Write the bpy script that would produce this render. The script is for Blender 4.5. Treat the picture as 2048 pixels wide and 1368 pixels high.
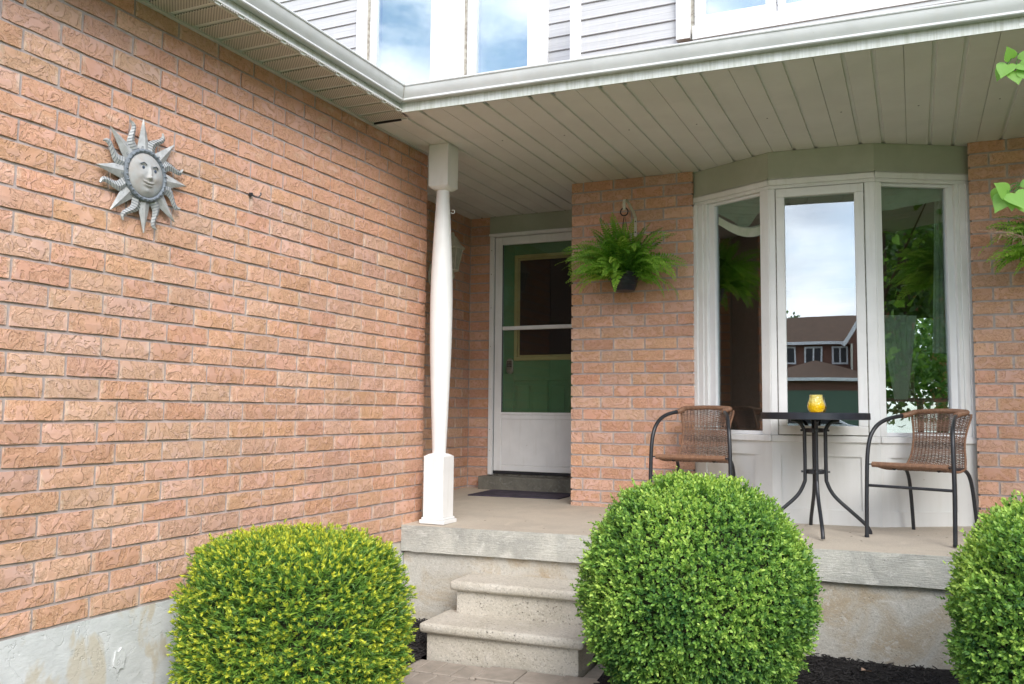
import bpy, bmesh, math, random
import numpy as np
from mathutils import Vector, Matrix, noise
random.seed(7); RNG = np.random.default_rng(11)
for o in list(bpy.data.objects): bpy.data.objects.remove(o)
SC = bpy.context.scene; COL = SC.collection
# ------------------------------------------------------------------ camera, sky, sun, exposure
CAM = Vector((2.77847, -4.7987, 0.76326)); YAW, PITCH, ROLL = map(math.radians, (24.468, 4.527, 0.533))
fw = Vector((-math.sin(YAW)*math.cos(PITCH), math.cos(YAW)*math.cos(PITCH), math.sin(PITCH)))
rt = Vector((math.cos(YAW), math.sin(YAW), 0)); up = rt.cross(fw)
rt2 = rt*math.cos(ROLL) + up*math.sin(ROLL); up2 = up*math.cos(ROLL) - rt*math.sin(ROLL)
cam = bpy.data.objects.new('camera', bpy.data.cameras.new('camera')); COL.objects.link(cam)
M = Matrix((rt2, up2, -fw)).transposed().to_4x4(); M.translation = CAM; cam.matrix_world = M
cam.data.sensor_width = 36; cam.data.lens = 36*1770.42/2048; cam.data.clip_start = .05; cam.data.clip_end = 900
SC.camera = cam
SUN_EL, SUN_AZ = math.radians(38), math.radians(140)          # azimuth clockwise from +Y
W = bpy.data.worlds.new('World'); SC.world = W; W.use_nodes = True
nt = W.node_tree; nt.nodes.clear()
def wn(t, **k):
    n = nt.nodes.new(t)
    for a, b in k.items(): setattr(n, a, b)
    return n
out = wn('ShaderNodeOutputWorld'); bg = wn('ShaderNodeBackground'); sky = wn('ShaderNodeTexSky')
sky.sky_type = 'NISHITA'; sky.sun_disc = False; sky.sun_elevation = SUN_EL; sky.sun_rotation = SUN_AZ
tc = wn('ShaderNodeTexCoord'); mp = wn('ShaderNodeMapping'); mp.inputs['Scale'].default_value = (1.6, 1.6, 4.2); mp.inputs['Location'].default_value = (.35, .2, .1)
n1 = wn('ShaderNodeTexNoise'); n1.inputs['Scale'].default_value = 1.7; n1.inputs['Detail'].default_value = 9; n1.inputs['Roughness'].default_value = .56; n1.inputs['Distortion'].default_value = .35
r1 = wn('ShaderNodeValToRGB'); r1.color_ramp.elements[0].position = .40; r1.color_ramp.elements[1].position = .56
n2 = wn('ShaderNodeTexNoise'); n2.inputs['Scale'].default_value = 4; n2.inputs['Detail'].default_value = 8
r2 = wn('ShaderNodeValToRGB'); r2.color_ramp.elements[0].position = .3; r2.color_ramp.elements[1].position = .7
r2.color_ramp.elements[0].color = (5.0, 5.5, 6.4, 1); r2.color_ramp.elements[1].color = (10.5, 10.5, 10.8, 1)
mx = wn('ShaderNodeMixRGB')
L = nt.links.new
L(tc.outputs['Generated'], mp.inputs[0]); L(mp.outputs[0], n1.inputs[0]); L(mp.outputs[0], n2.inputs[0])
L(n1.outputs[0], r1.inputs[0]); L(n2.outputs[0], r2.inputs[0]); L(r1.outputs[0], mx.inputs[0]); L(sky.outputs[0], mx.inputs[1]); L(r2.outputs[0], mx.inputs[2])
L(mx.outputs[0], bg.inputs[0]); bg.inputs[1].default_value = .15; L(bg.outputs[0], out.inputs[0])
sl = bpy.data.lights.new('sun', 'SUN'); sl.energy = 1.4; sl.angle = math.radians(34); sl.color = (1, .975, .94)
sun = bpy.data.objects.new('sun', sl); COL.objects.link(sun)
sd = Vector((math.sin(SUN_AZ)*math.cos(SUN_EL), math.cos(SUN_AZ)*math.cos(SUN_EL), math.sin(SUN_EL)))
sun.rotation_euler = sd.to_track_quat('Z', 'Y').to_euler()
SC.view_settings.view_transform = 'Standard'; SC.view_settings.look = 'None'; SC.view_settings.exposure = 1.24; SC.view_settings.gamma = 1
SC.view_settings.use_curve_mapping = False

# ------------------------------------------------------------------ materials
def mat(name, col=(.5, .5, .5), rough=.6, metal=0, spec=.5):
    m = bpy.data.materials.new(name); m.use_nodes = True
    b = m.node_tree.nodes['Principled BSDF']
    b.inputs['Base Color'].default_value = (*col, 1); b.inputs['Roughness'].default_value = rough
    b.inputs['Metallic'].default_value = metal; b.inputs['Specular IOR Level'].default_value = spec
    return m
class NB:                                             # tiny node builder
    def __init__(s, m): s.m = m; s.t = m.node_tree; s.b = s.t.nodes.get('Principled BSDF')
    def n(s, t, ins=None, **k):
        x = s.t.nodes.new(t)
        for a, b in k.items(): setattr(x, a, b)
        for a, b in (ins or {}).items():
            if isinstance(b, bpy.types.NodeSocket): s.t.links.new(b, x.inputs[a])
            else: x.inputs[a].default_value = b
        return x
    def pos(s, rnd=False, obj=False):
        g = s.n('ShaderNodeTexCoord').outputs['Object'] if obj else s.n('ShaderNodeNewGeometry').outputs['Position']
        if rnd:
            oi = s.n('ShaderNodeObjectInfo'); m = s.n('ShaderNodeMath', {0: oi.outputs['Random'], 1: 37.}, operation='MULTIPLY')
            g = s.n('ShaderNodeVectorMath', {0: g, 1: m.outputs[0]}, operation='ADD').outputs[0]
        return g
    def scale(s, v, xyz): return s.n('ShaderNodeVectorMath', {0: v, 1: xyz}, operation='MULTIPLY').outputs[0]
    def noise(s, v, sc, det=4, rough=.55, dist=0): return s.n('ShaderNodeTexNoise', {'Vector': v, 'Scale': sc, 'Detail': det, 'Roughness': rough, 'Distortion': dist}).outputs[0]
    def ramp(s, f, *st):
        r = s.n('ShaderNodeValToRGB', {0: f}); e = r.color_ramp.elements
        while len(e) < len(st): e.new(.5)
        for i, (p, c) in enumerate(st):
            e[i].position = p; c = (c, c, c) if isinstance(c, (int, float)) else c; e[i].color = (*c, 1)
        return r.outputs[0]
    def mix(s, f, a, b, mode='MIX'):
        x = s.n('ShaderNodeMixRGB', blend_type=mode)
        for i, v in enumerate((f, a, b)):
            if isinstance(v, bpy.types.NodeSocket): s.t.links.new(v, x.inputs[i])
            else: x.inputs[i].default_value = v if i == 0 else (*v, 1)
        return x.outputs[0]
    def math(s, op, a, b=0.): return s.n('ShaderNodeMath', {0: a, 1: b}, operation=op).outputs[0]
    def bump(s, h, strength=.5, dist=.01, prev=None):
        x = s.n('ShaderNodeBump', {'Height': h, 'Strength': strength, 'Distance': dist})
        if prev is not None: s.t.links.new(prev, x.inputs['Normal'])
        return x.outputs[0]
    def col(s, v): s.t.links.new(v, s.b.inputs['Base Color'])
    def nor(s, v): s.t.links.new(v, s.b.inputs['Normal'])
    def rough(s, v): s.t.links.new(v, s.b.inputs['Roughness'])

def brick_mat():
    m = mat('brick', rough=.85, spec=.25); k = NB(m); p = k.pos(rnd=True)
    oi = k.n('ShaderNodeObjectInfo').outputs['Random']
    big = k.noise(p, 9, 3); patch = k.noise(p, 17, 3, .5, 1.6)
    pm = k.ramp(patch, (.5, 0), (.545, 1))                       # smooth raised skin patches
    fine = k.noise(p, 120, 4, .65, .8); t9 = k.math('MULTIPLY', k.noise(p, 30, 5, .62, .9), 8.)
    fr = k.math('FRACT', t9); crack = k.ramp(fr, (0.0, 0), (.20, 1)); flake = k.math('MULTIPLY', k.math('ADD', k.math('FLOOR', t9), k.ramp(fr, (0, 0), (.12, 1))), .22)
    rough_c = k.mix(k.ramp(fine, (.4, 0), (.6, 1)), (.57, .315, .20), (.66, .395, .27))
    rough_c = k.mix(k.math('MULTIPLY', k.math('SUBTRACT', 1., crack), .85), rough_c, (.25, .10, .045))
    skin = k.mix(k.ramp(big, (.35, 0), (.7, 1)), (.64, .385, .295), (.61, .335, .22))
    c = k.mix(pm, rough_c, skin)
    flash = k.ramp(k.noise(k.scale(p, (1, 1, 2.)), 5.5, 2), (.52, 0), (.68, 1))
    c = k.mix(k.math('MULTIPLY', flash, .4), c, (.56, .31, .17))
    gen = k.n('ShaderNodeTexCoord').outputs['Generated']; sx = k.n('ShaderNodeSeparateXYZ', {0: gen}).outputs
    e = k.math('ABSOLUTE', k.math('SUBTRACT', sx[0], .5)); e = k.ramp(e, (.43, 0), (.5, 1))
    e = k.math('MULTIPLY', e, k.ramp(k.noise(p, 22, 3), (.42, 0), (.6, 1)))
    c = k.mix(k.math('MULTIPLY', e, .65), c, (.72, .56, .43))
    hs = k.n('ShaderNodeHueSaturation', {'Color': c}); v = k.math('ADD', k.math('MULTIPLY', oi,      .2), .90); k.t.links.new(v, hs.inputs['Value'])
    r2_ = k.math('FRACT', k.math('MULTIPLY', oi, 17.3)); k.t.links.new(k.math('ADD', k.math('MULTIPLY', r2_, .16), .88), hs.inputs['Saturation'])
    k.t.links.new(k.math('ADD', k.math('MULTIPLY', k.math('FRACT', k.math('MULTIPLY', oi, 7.7)), .012), .495), hs.inputs['Hue'])
    k.col(hs.outputs[0])
    h = k.math('ADD', k.math('MULTIPLY', pm, 1.5), k.math('MULTIPLY', flake, k.math('SUBTRACT', 1., pm)))
    n_ = k.bump(h, 1., .0042); n_ = k.bump(fine, .5, .003, n_)
    k.nor(n_); return m
def generic(name, c1, c2, sc=12, rough=.7, bump=.2, bsc=120, bd=.002, spec=.4, metal=0, lo=.38, hi=.62, stretch=None, rnd=False):
    m = mat(name, c1, rough, metal, spec); k = NB(m); p = k.pos(rnd=rnd)
    if stretch: p = k.scale(p, stretch)
    k.col(k.mix(k.ramp(k.noise(p, sc, 6, .6, .4), (lo, 0), (hi, 1)), c1, c2))
    if bump: k.nor(k.bump(k.noise(p, bsc, 4), bump, bd))
    return m
def concrete(name, base, stain, pale, pits=.6, tint=None, scale=1., lines=0):
    m = mat(name, base, .88, 0, .25); k = NB(m); p = k.pos()
    c = k.mix(k.ramp(k.noise(p, 2.6*scale, 8, .62, .8), (.42, 0), (.62, 1)), base, stain)
    c = k.mix(k.ramp(k.noise(k.scale(p, (1, 1, 1.4)), 6*scale, 9, .7, 1.2), (.55, 0), (.68, .85)), c, pale)
    c = k.mix(k.math('MULTIPLY', k.ramp(k.noise(p, 160, 3), (.4, 0), (.62, 1)), .25), c, tuple(x*.6 for x in base))
    v = k.n('ShaderNodeTexVoronoi', {'Vector': p, 'Scale': 48.}).outputs['Distance']
    pit = k.math('MULTIPLY', k.ramp(v, (.1, 1), (.22, 0)), k.ramp(k.noise(p, 5, 4), (.5, 0), (.6, 1)))
    c = k.mix(k.math('MULTIPLY', pit, pits), c, tuple(x*.35 for x in base))
    gv = k.n('ShaderNodeTexVoronoi', {'Vector': p, 'Scale': 150.}).outputs['Color']; gs = k.n('ShaderNodeSeparateXYZ', {0: gv}).outputs[0]
    c = k.mix(k.math('MULTIPLY', k.ramp(gs, (.86, 0), (.92, 1)), pits*.6), c, tuple(x*.5 for x in base)); c = k.mix(k.math('MULTIPLY', k.ramp(gs, (.10, 1), (.16, 0)), pits*.25), c, tuple(min(.85, x*1.45) for x in base))
    k.col(c); n_ = k.bump(k.noise(p, 70, 6, .7), .6, .007)
    if lines: n_ = k.bump(k.noise(k.scale(p, (1, 1, 14)), 14, 3), lines, .004, n_)
    n_ = k.bump(k.math('SUBTRACT', 1., pit), pits, .006, n_); k.nor(n_)
    return m
def leafmat(name, attr='tone', dark=(.03, .075, .014), mid=(.1, .19, .035), light=(.26, .36, .06), trans=.3, rough=.45):
    m = mat(name, mid, rough, 0, .35); k = NB(m)
    a = k.n('ShaderNodeAttribute', attribute_name=attr).outputs['Fac']
    c = k.ramp(a, (0, dark), (.5, mid), (1, light)); k.col(c)
    tr = k.n('ShaderNodeBsdfTranslucent', {0: k.mix(1., c, (1.2, 1.25, .6), 'MULTIPLY')})
    ms = k.n('ShaderNodeMixShader', {0: trans, 1: k.b.outputs[0], 2: tr.outputs[0]})
    k.t.links.new(ms.outputs[0], k.t.nodes['Material Output'].inputs[0]); return m
def glassmat(name, fmin=.3, tint=(.8, .86, .85)):
    m = mat(name); k = NB(m); k.t.nodes.remove(k.b)
    lw = k.math('POWER', k.n('ShaderNodeLayerWeight', {0: .5}).outputs['Facing'], 4.); f = k.math('MINIMUM', k.math('ADD', k.math('MULTIPLY', lw, .8), fmin+.03), 1.)
    p = k.pos(); nb = k.bump(k.noise(p, 2.0, 1), .1, .006)
    gl = k.n('ShaderNodeBsdfGlossy', {'Color': (.95, .97, 1, 1), 'Roughness': 0., 'Normal': nb}); tr = k.n('ShaderNodeBsdfTransparent', {0: (*tint, 1)})
    ms = k.n('ShaderNodeMixShader', {0: f, 1: tr.outputs[0], 2: gl.outputs[0]})
    k.t.links.new(ms.outputs[0], k.t.nodes['Material Output'].inputs[0]); return m
MB_ = {}
MB_['brick'] = brick_mat()
MB_['mortar'] = generic('mortar', (.40, .34, .32), (.48, .415, .39), 30, .95, .6, 260, .003, .1)
def foundation_mat():
    m = mat('painted foundation', rough=.75, spec=.3); k = NB(m); p = k.pos()
    c = k.mix(k.ramp(k.noise(p, 5, 7, .6, .5), (.4, 0), (.6, 1)), (.53, .54, .525), (.63, .635, .62))
    c = k.mix(k.ramp(k.noise(k.scale(p, (1, 1, .75)), 3.1, 5, .55, .6), (.53, 0), (.57, 1)), c, (.55, .50, .41))
    k.col(c); n_ = k.bump(k.noise(k.scale(p, (1, 1, 2)), 26, 5, .6, .2), .45, .005)
    cr = k.ramp(k.math('ABSOLUTE', k.math('SUBTRACT', k.noise(p, 4, 5, .6, .5), .5)), (0, 0), (.006, 1)); k.nor(k.bump(cr, .4, .004, n_)); return m
MB_['foundation'] = foundation_mat()
MB_['slab'] = concrete('porch concrete', (.53, .465, .38), (.46, .405, .335), (.57, .50, .41), .15)
MB_['slab_face'] = concrete('slab edge concrete', (.53, .515, .455), (.36, .355, .32), (.62, .61, .56), .35, scale=1.6, lines=.8)
MB_['found2'] = concrete('weathered foundation', (.49, .465, .41), (.41, .335, .235), (.60, .58, .53), .5, scale=1.7)
MB_['step'] = concrete('step concrete', (.54, .50, .43), (.46, .42, .345), (.60, .565, .50), .9)
MB_['doorstep'] = concrete('door step concrete', (.19, .18, .15), (.13, .125, .105), (.28, .28, .25), .4, scale=2)
MB_['paver'] = generic('paver concrete', (.36, .31, .26), (.28, .245, .205), 9, .95, .7, 170, .003, .1, rnd=True)
MB_['white'] = generic('white paint', (.82, .82, .81), (.77, .77, .76), 5, .42, .25, 60, .002)
def scuff(m):
    k = NB(m); s_ = k.b.inputs['Base Color'].links[0].from_socket; p = k.pos()
    f = k.math('MULTIPLY', k.ramp(k.noise(p, 45, 5, .7), (.66, 0), (.72, 1)), k.ramp(k.noise(p, 4, 3), (.45, 0), (.65, 1)))
    g_ = k.ramp(k.noise(k.scale(p, (1, 1, .12)), 26, 4), (.55, 0), (.8, .35))
    c = k.mix(g_, s_, (.58, .56, .50)); k.col(k.mix(k.math('MULTIPLY', f, .55), c, (.32, .28, .22)))
scuff(MB_['white'])
MB_['white_wood'] = generic('painted wood panel', (.74, .74, .72), (.68, .68, .655), 4, .5, .25, 60, .0015, stretch=(1, 1, .12))
MB_['vinyl'] = generic('white vinyl', (.82, .82, .83), (.77, .77, .785), 3, .35, .05)
MB_['caulk'] = generic('mottled caulk', (.46, .44, .38), (.25, .22, .18), 30, .8, .4, 120, .002)  # mottled grey-brown, for recessed jambs, joints and gap strips
MB_['siding'] = generic('vinyl siding', (.43, .43, .435), (.49, .49, .495), 22, .45, .15, 60, .001, stretch=(.15, 1, 5))
scuff(MB_['siding']); scuff(MB_['white_wood'])
MB_['olive'] = generic('olive painted header', (.45, .47, .38), (.39, .41, .32), 3, .55, .1, 80, .001)
MB_['soffit'] = generic('soffit metal', (.76, .755, .735), (.71, .705, .685), 3, .5, .06, 40, .001)
MB_['groove'] = mat('soffit groove', (.12, .115, .10), .7)
MB_['gutter'] = generic('gutter metal', (.60, .61, .60), (.54, .55, .54), 6, .3, .05, 40, .001, .5, .0)
def fascia_mat():
    m = mat('fascia metal', rough=.4); k = NB(m); p = k.pos()
    s = k.noise(k.scale(p, (30, 30, 2)), 3, 3)
    c = k.mix(k.ramp(s, (.4, 0), (.7, 1)), (.60, .62, .58), (.44, .46, .39)); k.col(c); return m
MB_['fascia'] = fascia_mat()
def perf_mat():
    m = mat('perforated soffit', rough=.5); k = NB(m); p = k.pos()
    sp = k.n('ShaderNodeSeparateXYZ', {0: p}).outputs
    d = .0125
    def tri(x): return k.math('ABSOLUTE', k.math('SUBTRACT', k.math('FRACT', x), .5))
    a = k.math('MULTIPLY', k.math('ADD', sp[0], sp[1]), 1/d/1.2); b = k.math('MULTIPLY', k.math('SUBTRACT', sp[0], sp[1]), 1/d/1.2)
    r = k.math('SQRT', k.math('ADD', k.math('POWER', tri(a), 2.), k.math('POWER', tri(b), 2.)))
    msk = k.ramp(r, (.22, 1), (.3, 0))
    k.col(k.mix(msk, (.56, .535, .48), (.04, .037, .033))); return m
MB_['perf'] = perf_mat(); scuff(MB_['gutter'])
MB_['shingle'] = generic('asphalt shingle', (.07, .045, .03), (.14, .075, .045), 120, .95, .8, 260, .003, .1)
MB_['glass'] = glassmat('window glass', .19)
MB_['glass_dim'] = glassmat('storm door glass', .03, (.9, .93, .92))
MB_['glass_up'] = glassmat('upper window glass', .32)
MB_['green'] = generic('green door paint', (.12, .27, .13), (.105, .24, .115), 6, .45, .1)
MB_['yellow'] = generic('cream trim paint', (.52, .44, .20), (.45, .38, .17), 8, .5, .1)
MB_['dark'] = mat('dark interior', (.012, .011, .016), .35)
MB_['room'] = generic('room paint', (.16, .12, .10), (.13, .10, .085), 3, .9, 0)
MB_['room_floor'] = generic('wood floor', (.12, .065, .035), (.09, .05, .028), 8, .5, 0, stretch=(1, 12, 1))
MB_['steel'] = mat('brushed steel', (.5, .47, .42), .3, .9)
MB_['black_metal'] = generic('black painted steel', (.018, .020, .024), (.026, .028, .033), 40, .38, .1, 200, .0005, .5)
MB_['table_top'] = generic('table top rim', (.02, .024, .032), (.028, .032, .042), 20, .35, .05)
MB_['table_face'] = generic('table face', (.42, .35, .26), (.36, .3, .22), 14, .4, 0)
def wicker_mat(nm, a, b, c3):
    m = mat(nm, a, .5, 0, .35); k = NB(m); p = k.pos(obj=True); z = k.n('ShaderNodeSeparateXYZ', {0: p}).outputs
    w = k.noise(k.scale(p, (.6, 2, 22)), 1.4, 2); c = k.mix(k.ramp(w, (.45, 0), (.55, 1)), a, b)
    k.col(k.mix(k.ramp(k.noise(p, 90, 2), (.5, 0), (.7, 1)), c, c3)); return m
MB_['wicker'] = wicker_mat('brown wicker', (.22, .125, .085), (.12, .078, .06), (.32, .21, .15))
MB_['wicker_wrap'] = generic('wicker wrap', (.27, .145, .085), (.19, .10, .06), 60, .5, .3, 200, .001)
MB_['mat_rubber'] = generic('rubber mat', (.035, .03, .045), (.10, .075, .11), 9, .8, .6, 160, .003, lo=.45, hi=.75)
MB_['pot'] = generic('black plastic pot', (.012, .014, .02), (.02, .022, .028), 20, .4, .1)
MB_['soil'] = generic('potting soil', (.03, .02, .012), (.05, .035, .02), 60, 1, .8, 80, .01)
MB_['cream'] = generic('cream metal', (.62, .60, .50), (.54, .52, .43), 20, .45, .1)
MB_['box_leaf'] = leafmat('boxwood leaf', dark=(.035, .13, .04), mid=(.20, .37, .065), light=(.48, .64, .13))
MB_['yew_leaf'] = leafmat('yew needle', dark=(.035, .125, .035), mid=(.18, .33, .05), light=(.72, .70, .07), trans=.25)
MB_['fern_leaf'] = leafmat('fern frond', dark=(.03, .13, .015), mid=(.20, .44, .06), light=(.52, .72, .14), trans=.4)
MB_['heart_leaf'] = leafmat('heart leaf', dark=(.06, .2, .03), mid=(.16, .36, .07), light=(.36, .55, .13), trans=.45)
MB_['tree_leaf'] = leafmat('tree leaf', dark=(.02, .06, .012), mid=(.07, .15, .03), light=(.16, .27, .05), trans=.4)
MB_['twig'] = generic('twig bark', (.13, .085, .055), (.08, .055, .035), 40, .9, .5, 200, .002)
MB_['dry'] = generic('dry stem', (.45, .31, .22), (.36, .24, .17), 40, .9, .2)
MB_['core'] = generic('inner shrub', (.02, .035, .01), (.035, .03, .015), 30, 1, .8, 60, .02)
MB_['mulch'] = generic('black mulch', (.012, .011, .012), (.028, .025, .024), 50, .95, 1, 70, .02, .2)
MB_['chip'] = generic('mulch chip', (.016, .015, .016), (.045, .04, .038), 60, .8, .6, 220, .002, .3, stretch=(1, 1, 1))
MB_['grass'] = generic('lawn', (.045, .10, .02), (.08, .15, .035), 3, 1, .8, 60, .02, .1)
MB_['asphalt'] = generic('asphalt', (.05, .05, .052), (.065, .065, .065), 30, .9, .4, 200, .003)
MB_['drive'] = generic('driveway', (.34, .33, .31), (.42, .40, .37), 6, .95, .4, 100, .003)
MB_['sun_metal'] = generic('weathered tin', (.47, .475, .465), (.36, .36, .345), 30, .5, .5, 140, .002, .5, .25)
MB_['sun_face'] = generic('painted face', (.38, .395, .395), (.35, .32, .29), 14, .5, .15, 90, .001)
MB_['sun_rim'] = generic('dark bead rim', (.20, .225, .25), (.13, .15, .175), 90, .5, .5, 160, .002)
MB_['blue_dark'] = mat('dark blue paint', (.04, .06, .10), .5)
MB_['curtain'] = generic('pale green curtain', (.60, .74, .60), (.5, .66, .5), 12, .9, .2)
def cloth(nm, a, b):
    m = generic(nm, a, b, 12, .9, .2); k = NB(m); s_ = k.b.inputs['Base Color'].links[0].from_socket
    tr = k.n('ShaderNodeBsdfTranslucent', {0: s_}); ms = k.n('ShaderNodeMixShader', {0: .5, 1: k.b.outputs[0], 2: tr.outputs[0]}); k.t.links.new(ms.outputs[0], k.t.nodes['Material Output'].inputs[0]); return m
MB_['curtain'] = cloth('sheer curtain', (.82, .88, .74), (.70, .80, .62))
MB_['valance'] = generic('green valance', (.5, .66, .5), (.38, .54, .4), 12, .9, .2)
MB_['bulb'] = mat('lamp bulb', (.9, .85, .7), .4)
MB_['bulb'].node_tree.nodes['Principled BSDF'].inputs['Emission Color'].default_value = (1, .85, .6, 1)
MB_['bulb'].node_tree.nodes['Principled BSDF'].inputs['Emission Strength'].default_value = 0
MB_['lampglass'] = generic('frosted lantern glass', (.46, .46, .38), (.36, .36, .30), 25, .15, 0)
def jar_mat():
    m = mat('yellow candle glass', (.75, .6, .06), .12, 0, .6); k = NB(m)
    g = k.n('ShaderNodeTexCoord').outputs['Generated']; z = k.n('ShaderNodeSeparateXYZ', {0: g}).outputs[2]
    k.col(k.ramp(z, (.35, (.88, .56, .0)), (.7, (.78, .66, .18))))
    v = k.n('ShaderNodeTexVoronoi', {'Vector': k.pos(), 'Scale': 75.}).outputs['Distance']; k.nor(k.bump(v, .7, .006))
    k.b.inputs['Transmission Weight'].default_value = .2; return m
MB_['jar'] = jar_mat()
MB_['roof2'] = generic('brown roof', (.16, .095, .06), (.12, .075, .05), 4, .95, .3, 20, .02)
MB_['brick2'] = generic('far brick', (.22, .11, .08), (.18, .09, .065), 6, .9, .3, 30, .01)
MB_['hedge_green'] = mat('green door', (.10, .16, .11), .6)
MB_['car'] = mat('white car paint', (.7, .71, .72), .2)
MB_['tyre'] = mat('tyre', (.02, .02, .02), .8)
MB_['red_brick'] = generic('neighbour brick', (.38, .12, .07), (.3, .1, .06), 6, .9, .3, 30, .01)

# ------------------------------------------------------------------ mesh and object helpers
def setp(o, label=None, cat=None, group=None, kind=None):
    if label: o['label'] = label
    if cat: o['category'] = cat
    if group: o['group'] = group
    if kind: o['kind'] = kind
    return o
def thing(name, loc, label, cat, group=None, rz=0):
    o = bpy.data.objects.new(name, None); COL.objects.link(o); o.location = loc; o.rotation_euler = (0, 0, rz); o.empty_display_size = .1
    return setp(o, label, cat, group)
def structure(name, loc=(0, 0, 0)):
    o = bpy.data.objects.new(name, None); COL.objects.link(o); o.location = loc; o['kind'] = 'structure'; return o
def wloc(p):
    v = Vector((0, 0, 0))
    while p is not None: v += Vector(p.location); p = p.parent
    return v
def link(name, me, parent=None, loc=None):
    o = bpy.data.objects.new(name, me); COL.objects.link(o)
    if parent is not None: o.parent = parent
    if loc is not None: o.location = loc
    return o
class G:                                              # geometry collector
    def __init__(s): s.v = []; s.f = []
    def add(s, vs, fs):
        k = len(s.v); s.v += [tuple(x) for x in vs]; s.f += [tuple(i+k for i in f) for f in fs]; return s
    def box(s, x0, x1, y0, y1, z0, z1):
        return s.add([(x0,y0,z0),(x1,y0,z0),(x1,y1,z0),(x0,y1,z0),(x0,y0,z1),(x1,y0,z1),(x1,y1,z1),(x0,y1,z1)],
                     [(0,3,2,1),(4,5,6,7),(0,1,5,4),(1,2,6,5),(2,3,7,6),(3,0,4,7)])
    def prism(s, pts, d0, d1):                        # pts: list of Vector A side; d: offset vectors
        n = len(pts); a = [Vector(p)+Vector(d0) for p in pts]; b = [Vector(p)+Vector(d1) for p in pts]
        return s.add(a+b, [tuple(range(n))[::-1], tuple(range(n, 2*n))] + [(i, (i+1) % n, n+(i+1) % n, n+i) for i in range(n)])
    def tube(s, path, r, n=8, caps=True):
        path = [Vector(p) for p in path]; rs = r if isinstance(r, (list, tuple)) else [r]*len(path)
        vs = []; prev = None
        for i, p in enumerate(path):
            t = (path[min(i+1, len(path)-1)] - path[max(i-1, 0)]).normalized()
            if prev is None: a = t.orthogonal().normalized()
            else: a = (prev - t*prev.dot(t)).normalized()
            prev = a; b = t.cross(a)
            vs += [p + (a*math.cos(q*2*math.pi/n) + b*math.sin(q*2*math.pi/n))*rs[i] for q in range(n)]
        fs = [(i*n+q, i*n+(q+1) % n, (i+1)*n+(q+1) % n, (i+1)*n+q) for i in range(len(path)-1) for q in range(n)]
        if caps: fs += [tuple(range(n))[::-1], tuple(range((len(path)-1)*n, len(path)*n))]
        return s.add(vs, fs)
    def lathe(s, prof, c=(0, 0, 0), n=32, caps=True):
        c = Vector(c); vs = [c + Vector((r*math.cos(2*math.pi*q/n), r*math.sin(2*math.pi*q/n), z)) for r, z in prof for q in range(n)]
        fs = [(i*n+q, i*n+(q+1) % n, (i+1)*n+(q+1) % n, (i+1)*n+q) for i in range(len(prof)-1) for q in range(n)]
        if caps: fs += [tuple(range(n))[::-1], tuple(range((len(prof)-1)*n, len(prof)*n))]
        return s.add(vs, fs)
    def mesh(s, name, m, off=(0, 0, 0), smooth=False, bevel=0, seg=2):
        me = bpy.data.meshes.new(name); o = Vector(off)
        me.from_pydata([tuple(Vector(v)-o) for v in s.v], [], s.f); me.materials.append(MB_[m] if isinstance(m, str) else m)
        bm = bmesh.new(); bm.from_mesh(me); bmesh.ops.recalc_face_normals(bm, faces=bm.faces)
        if bevel: 
            ed = [e for e in bm.edges if len(e.link_faces) == 2 and e.calc_face_angle(0) > .5]
            bmesh.ops.bevel(bm, geom=ed, offset=bevel, segments=seg, affect='EDGES', profile=.6)
        bm.to_mesh(me); bm.free()
        if smooth:
            me.shade_smooth()
            try: me.set_sharp_from_angle(angle=math.radians(38))
            except Exception: pass
        return me
    def build(s, name, m, parent=None, world=True, **k):
        off = wloc(parent) if (parent is not None and world) else Vector((0, 0, 0))
        return link(name, s.mesh(name, m, off, **k), parent)
def bez(pts, n=8):                                    # Catmull-Rom through points
    P = [Vector(p) for p in pts]; P = [2*P[0]-P[1]] + P + [2*P[-1]-P[-2]]; out_ = []
    for i in range(1, len(P)-2):
        for j in range(n):
            t = j/n; a, b, c, d = P[i-1:i+3]
            out_.append(.5*((2*b) + (c-a)*t + (2*a-5*b+4*c-d)*t*t + (3*b-a-3*c+d)*t**3))
    return out_ + [P[-2]]
def copy_tree(o, parent=None):
    c = o.copy(); COL.objects.link(c); c.parent = parent
    for ch in list(o.children): copy_tree(ch, c)
    return c
PX = 0.08
def project(p):
    d = Vector(p)-CAM; z = d.dot(fw); return 1024+1770.4*d.dot(rt2)/z, 684-1770.4*d.dot(up2)/z
def slabz(y): return .095 + .025*(y+.2)

# ------------------------------------------------------------------ ground, beds, paving
g = G(); g.box(-60, 70, -90, 40, -1.2, -.62)
setp(g.build('ground', 'grass'), kind='structure')
def bedz(x, y):
    h = -.535 + .09*max(0, 1-abs(y+.1)/1.0) + .012*noise.noise((x*5, y*5, 0)) + .006*noise.noise((x*17, y*17, 3))
    if 1.5 < x < 4 and y > -1.4: h += .03*max(0, 1-abs(y+.5)/.9)
    return h
def bed(name, x0, x1, y0, y1, n=40):
    g = G(); nx = max(2, int((x1-x0)/.05)); ny = max(2, int((y1-y0)/.05)); vs = []; fs = []
    for j in range(ny+1):
        for i in range(nx+1):
            x = x0+(x1-x0)*i/nx; y = y0+(y1-y0)*j/ny; vs.append((x, y, bedz(x, y)))
    for j in range(ny):
        for i in range(nx): a = j*(nx+1)+i; fs.append((a, a+1, a+nx+2, a+nx+1))
    g.add(vs, fs); o = g.build(name, 'mulch', smooth=True); setp(o, kind='structure'); return o
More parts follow.
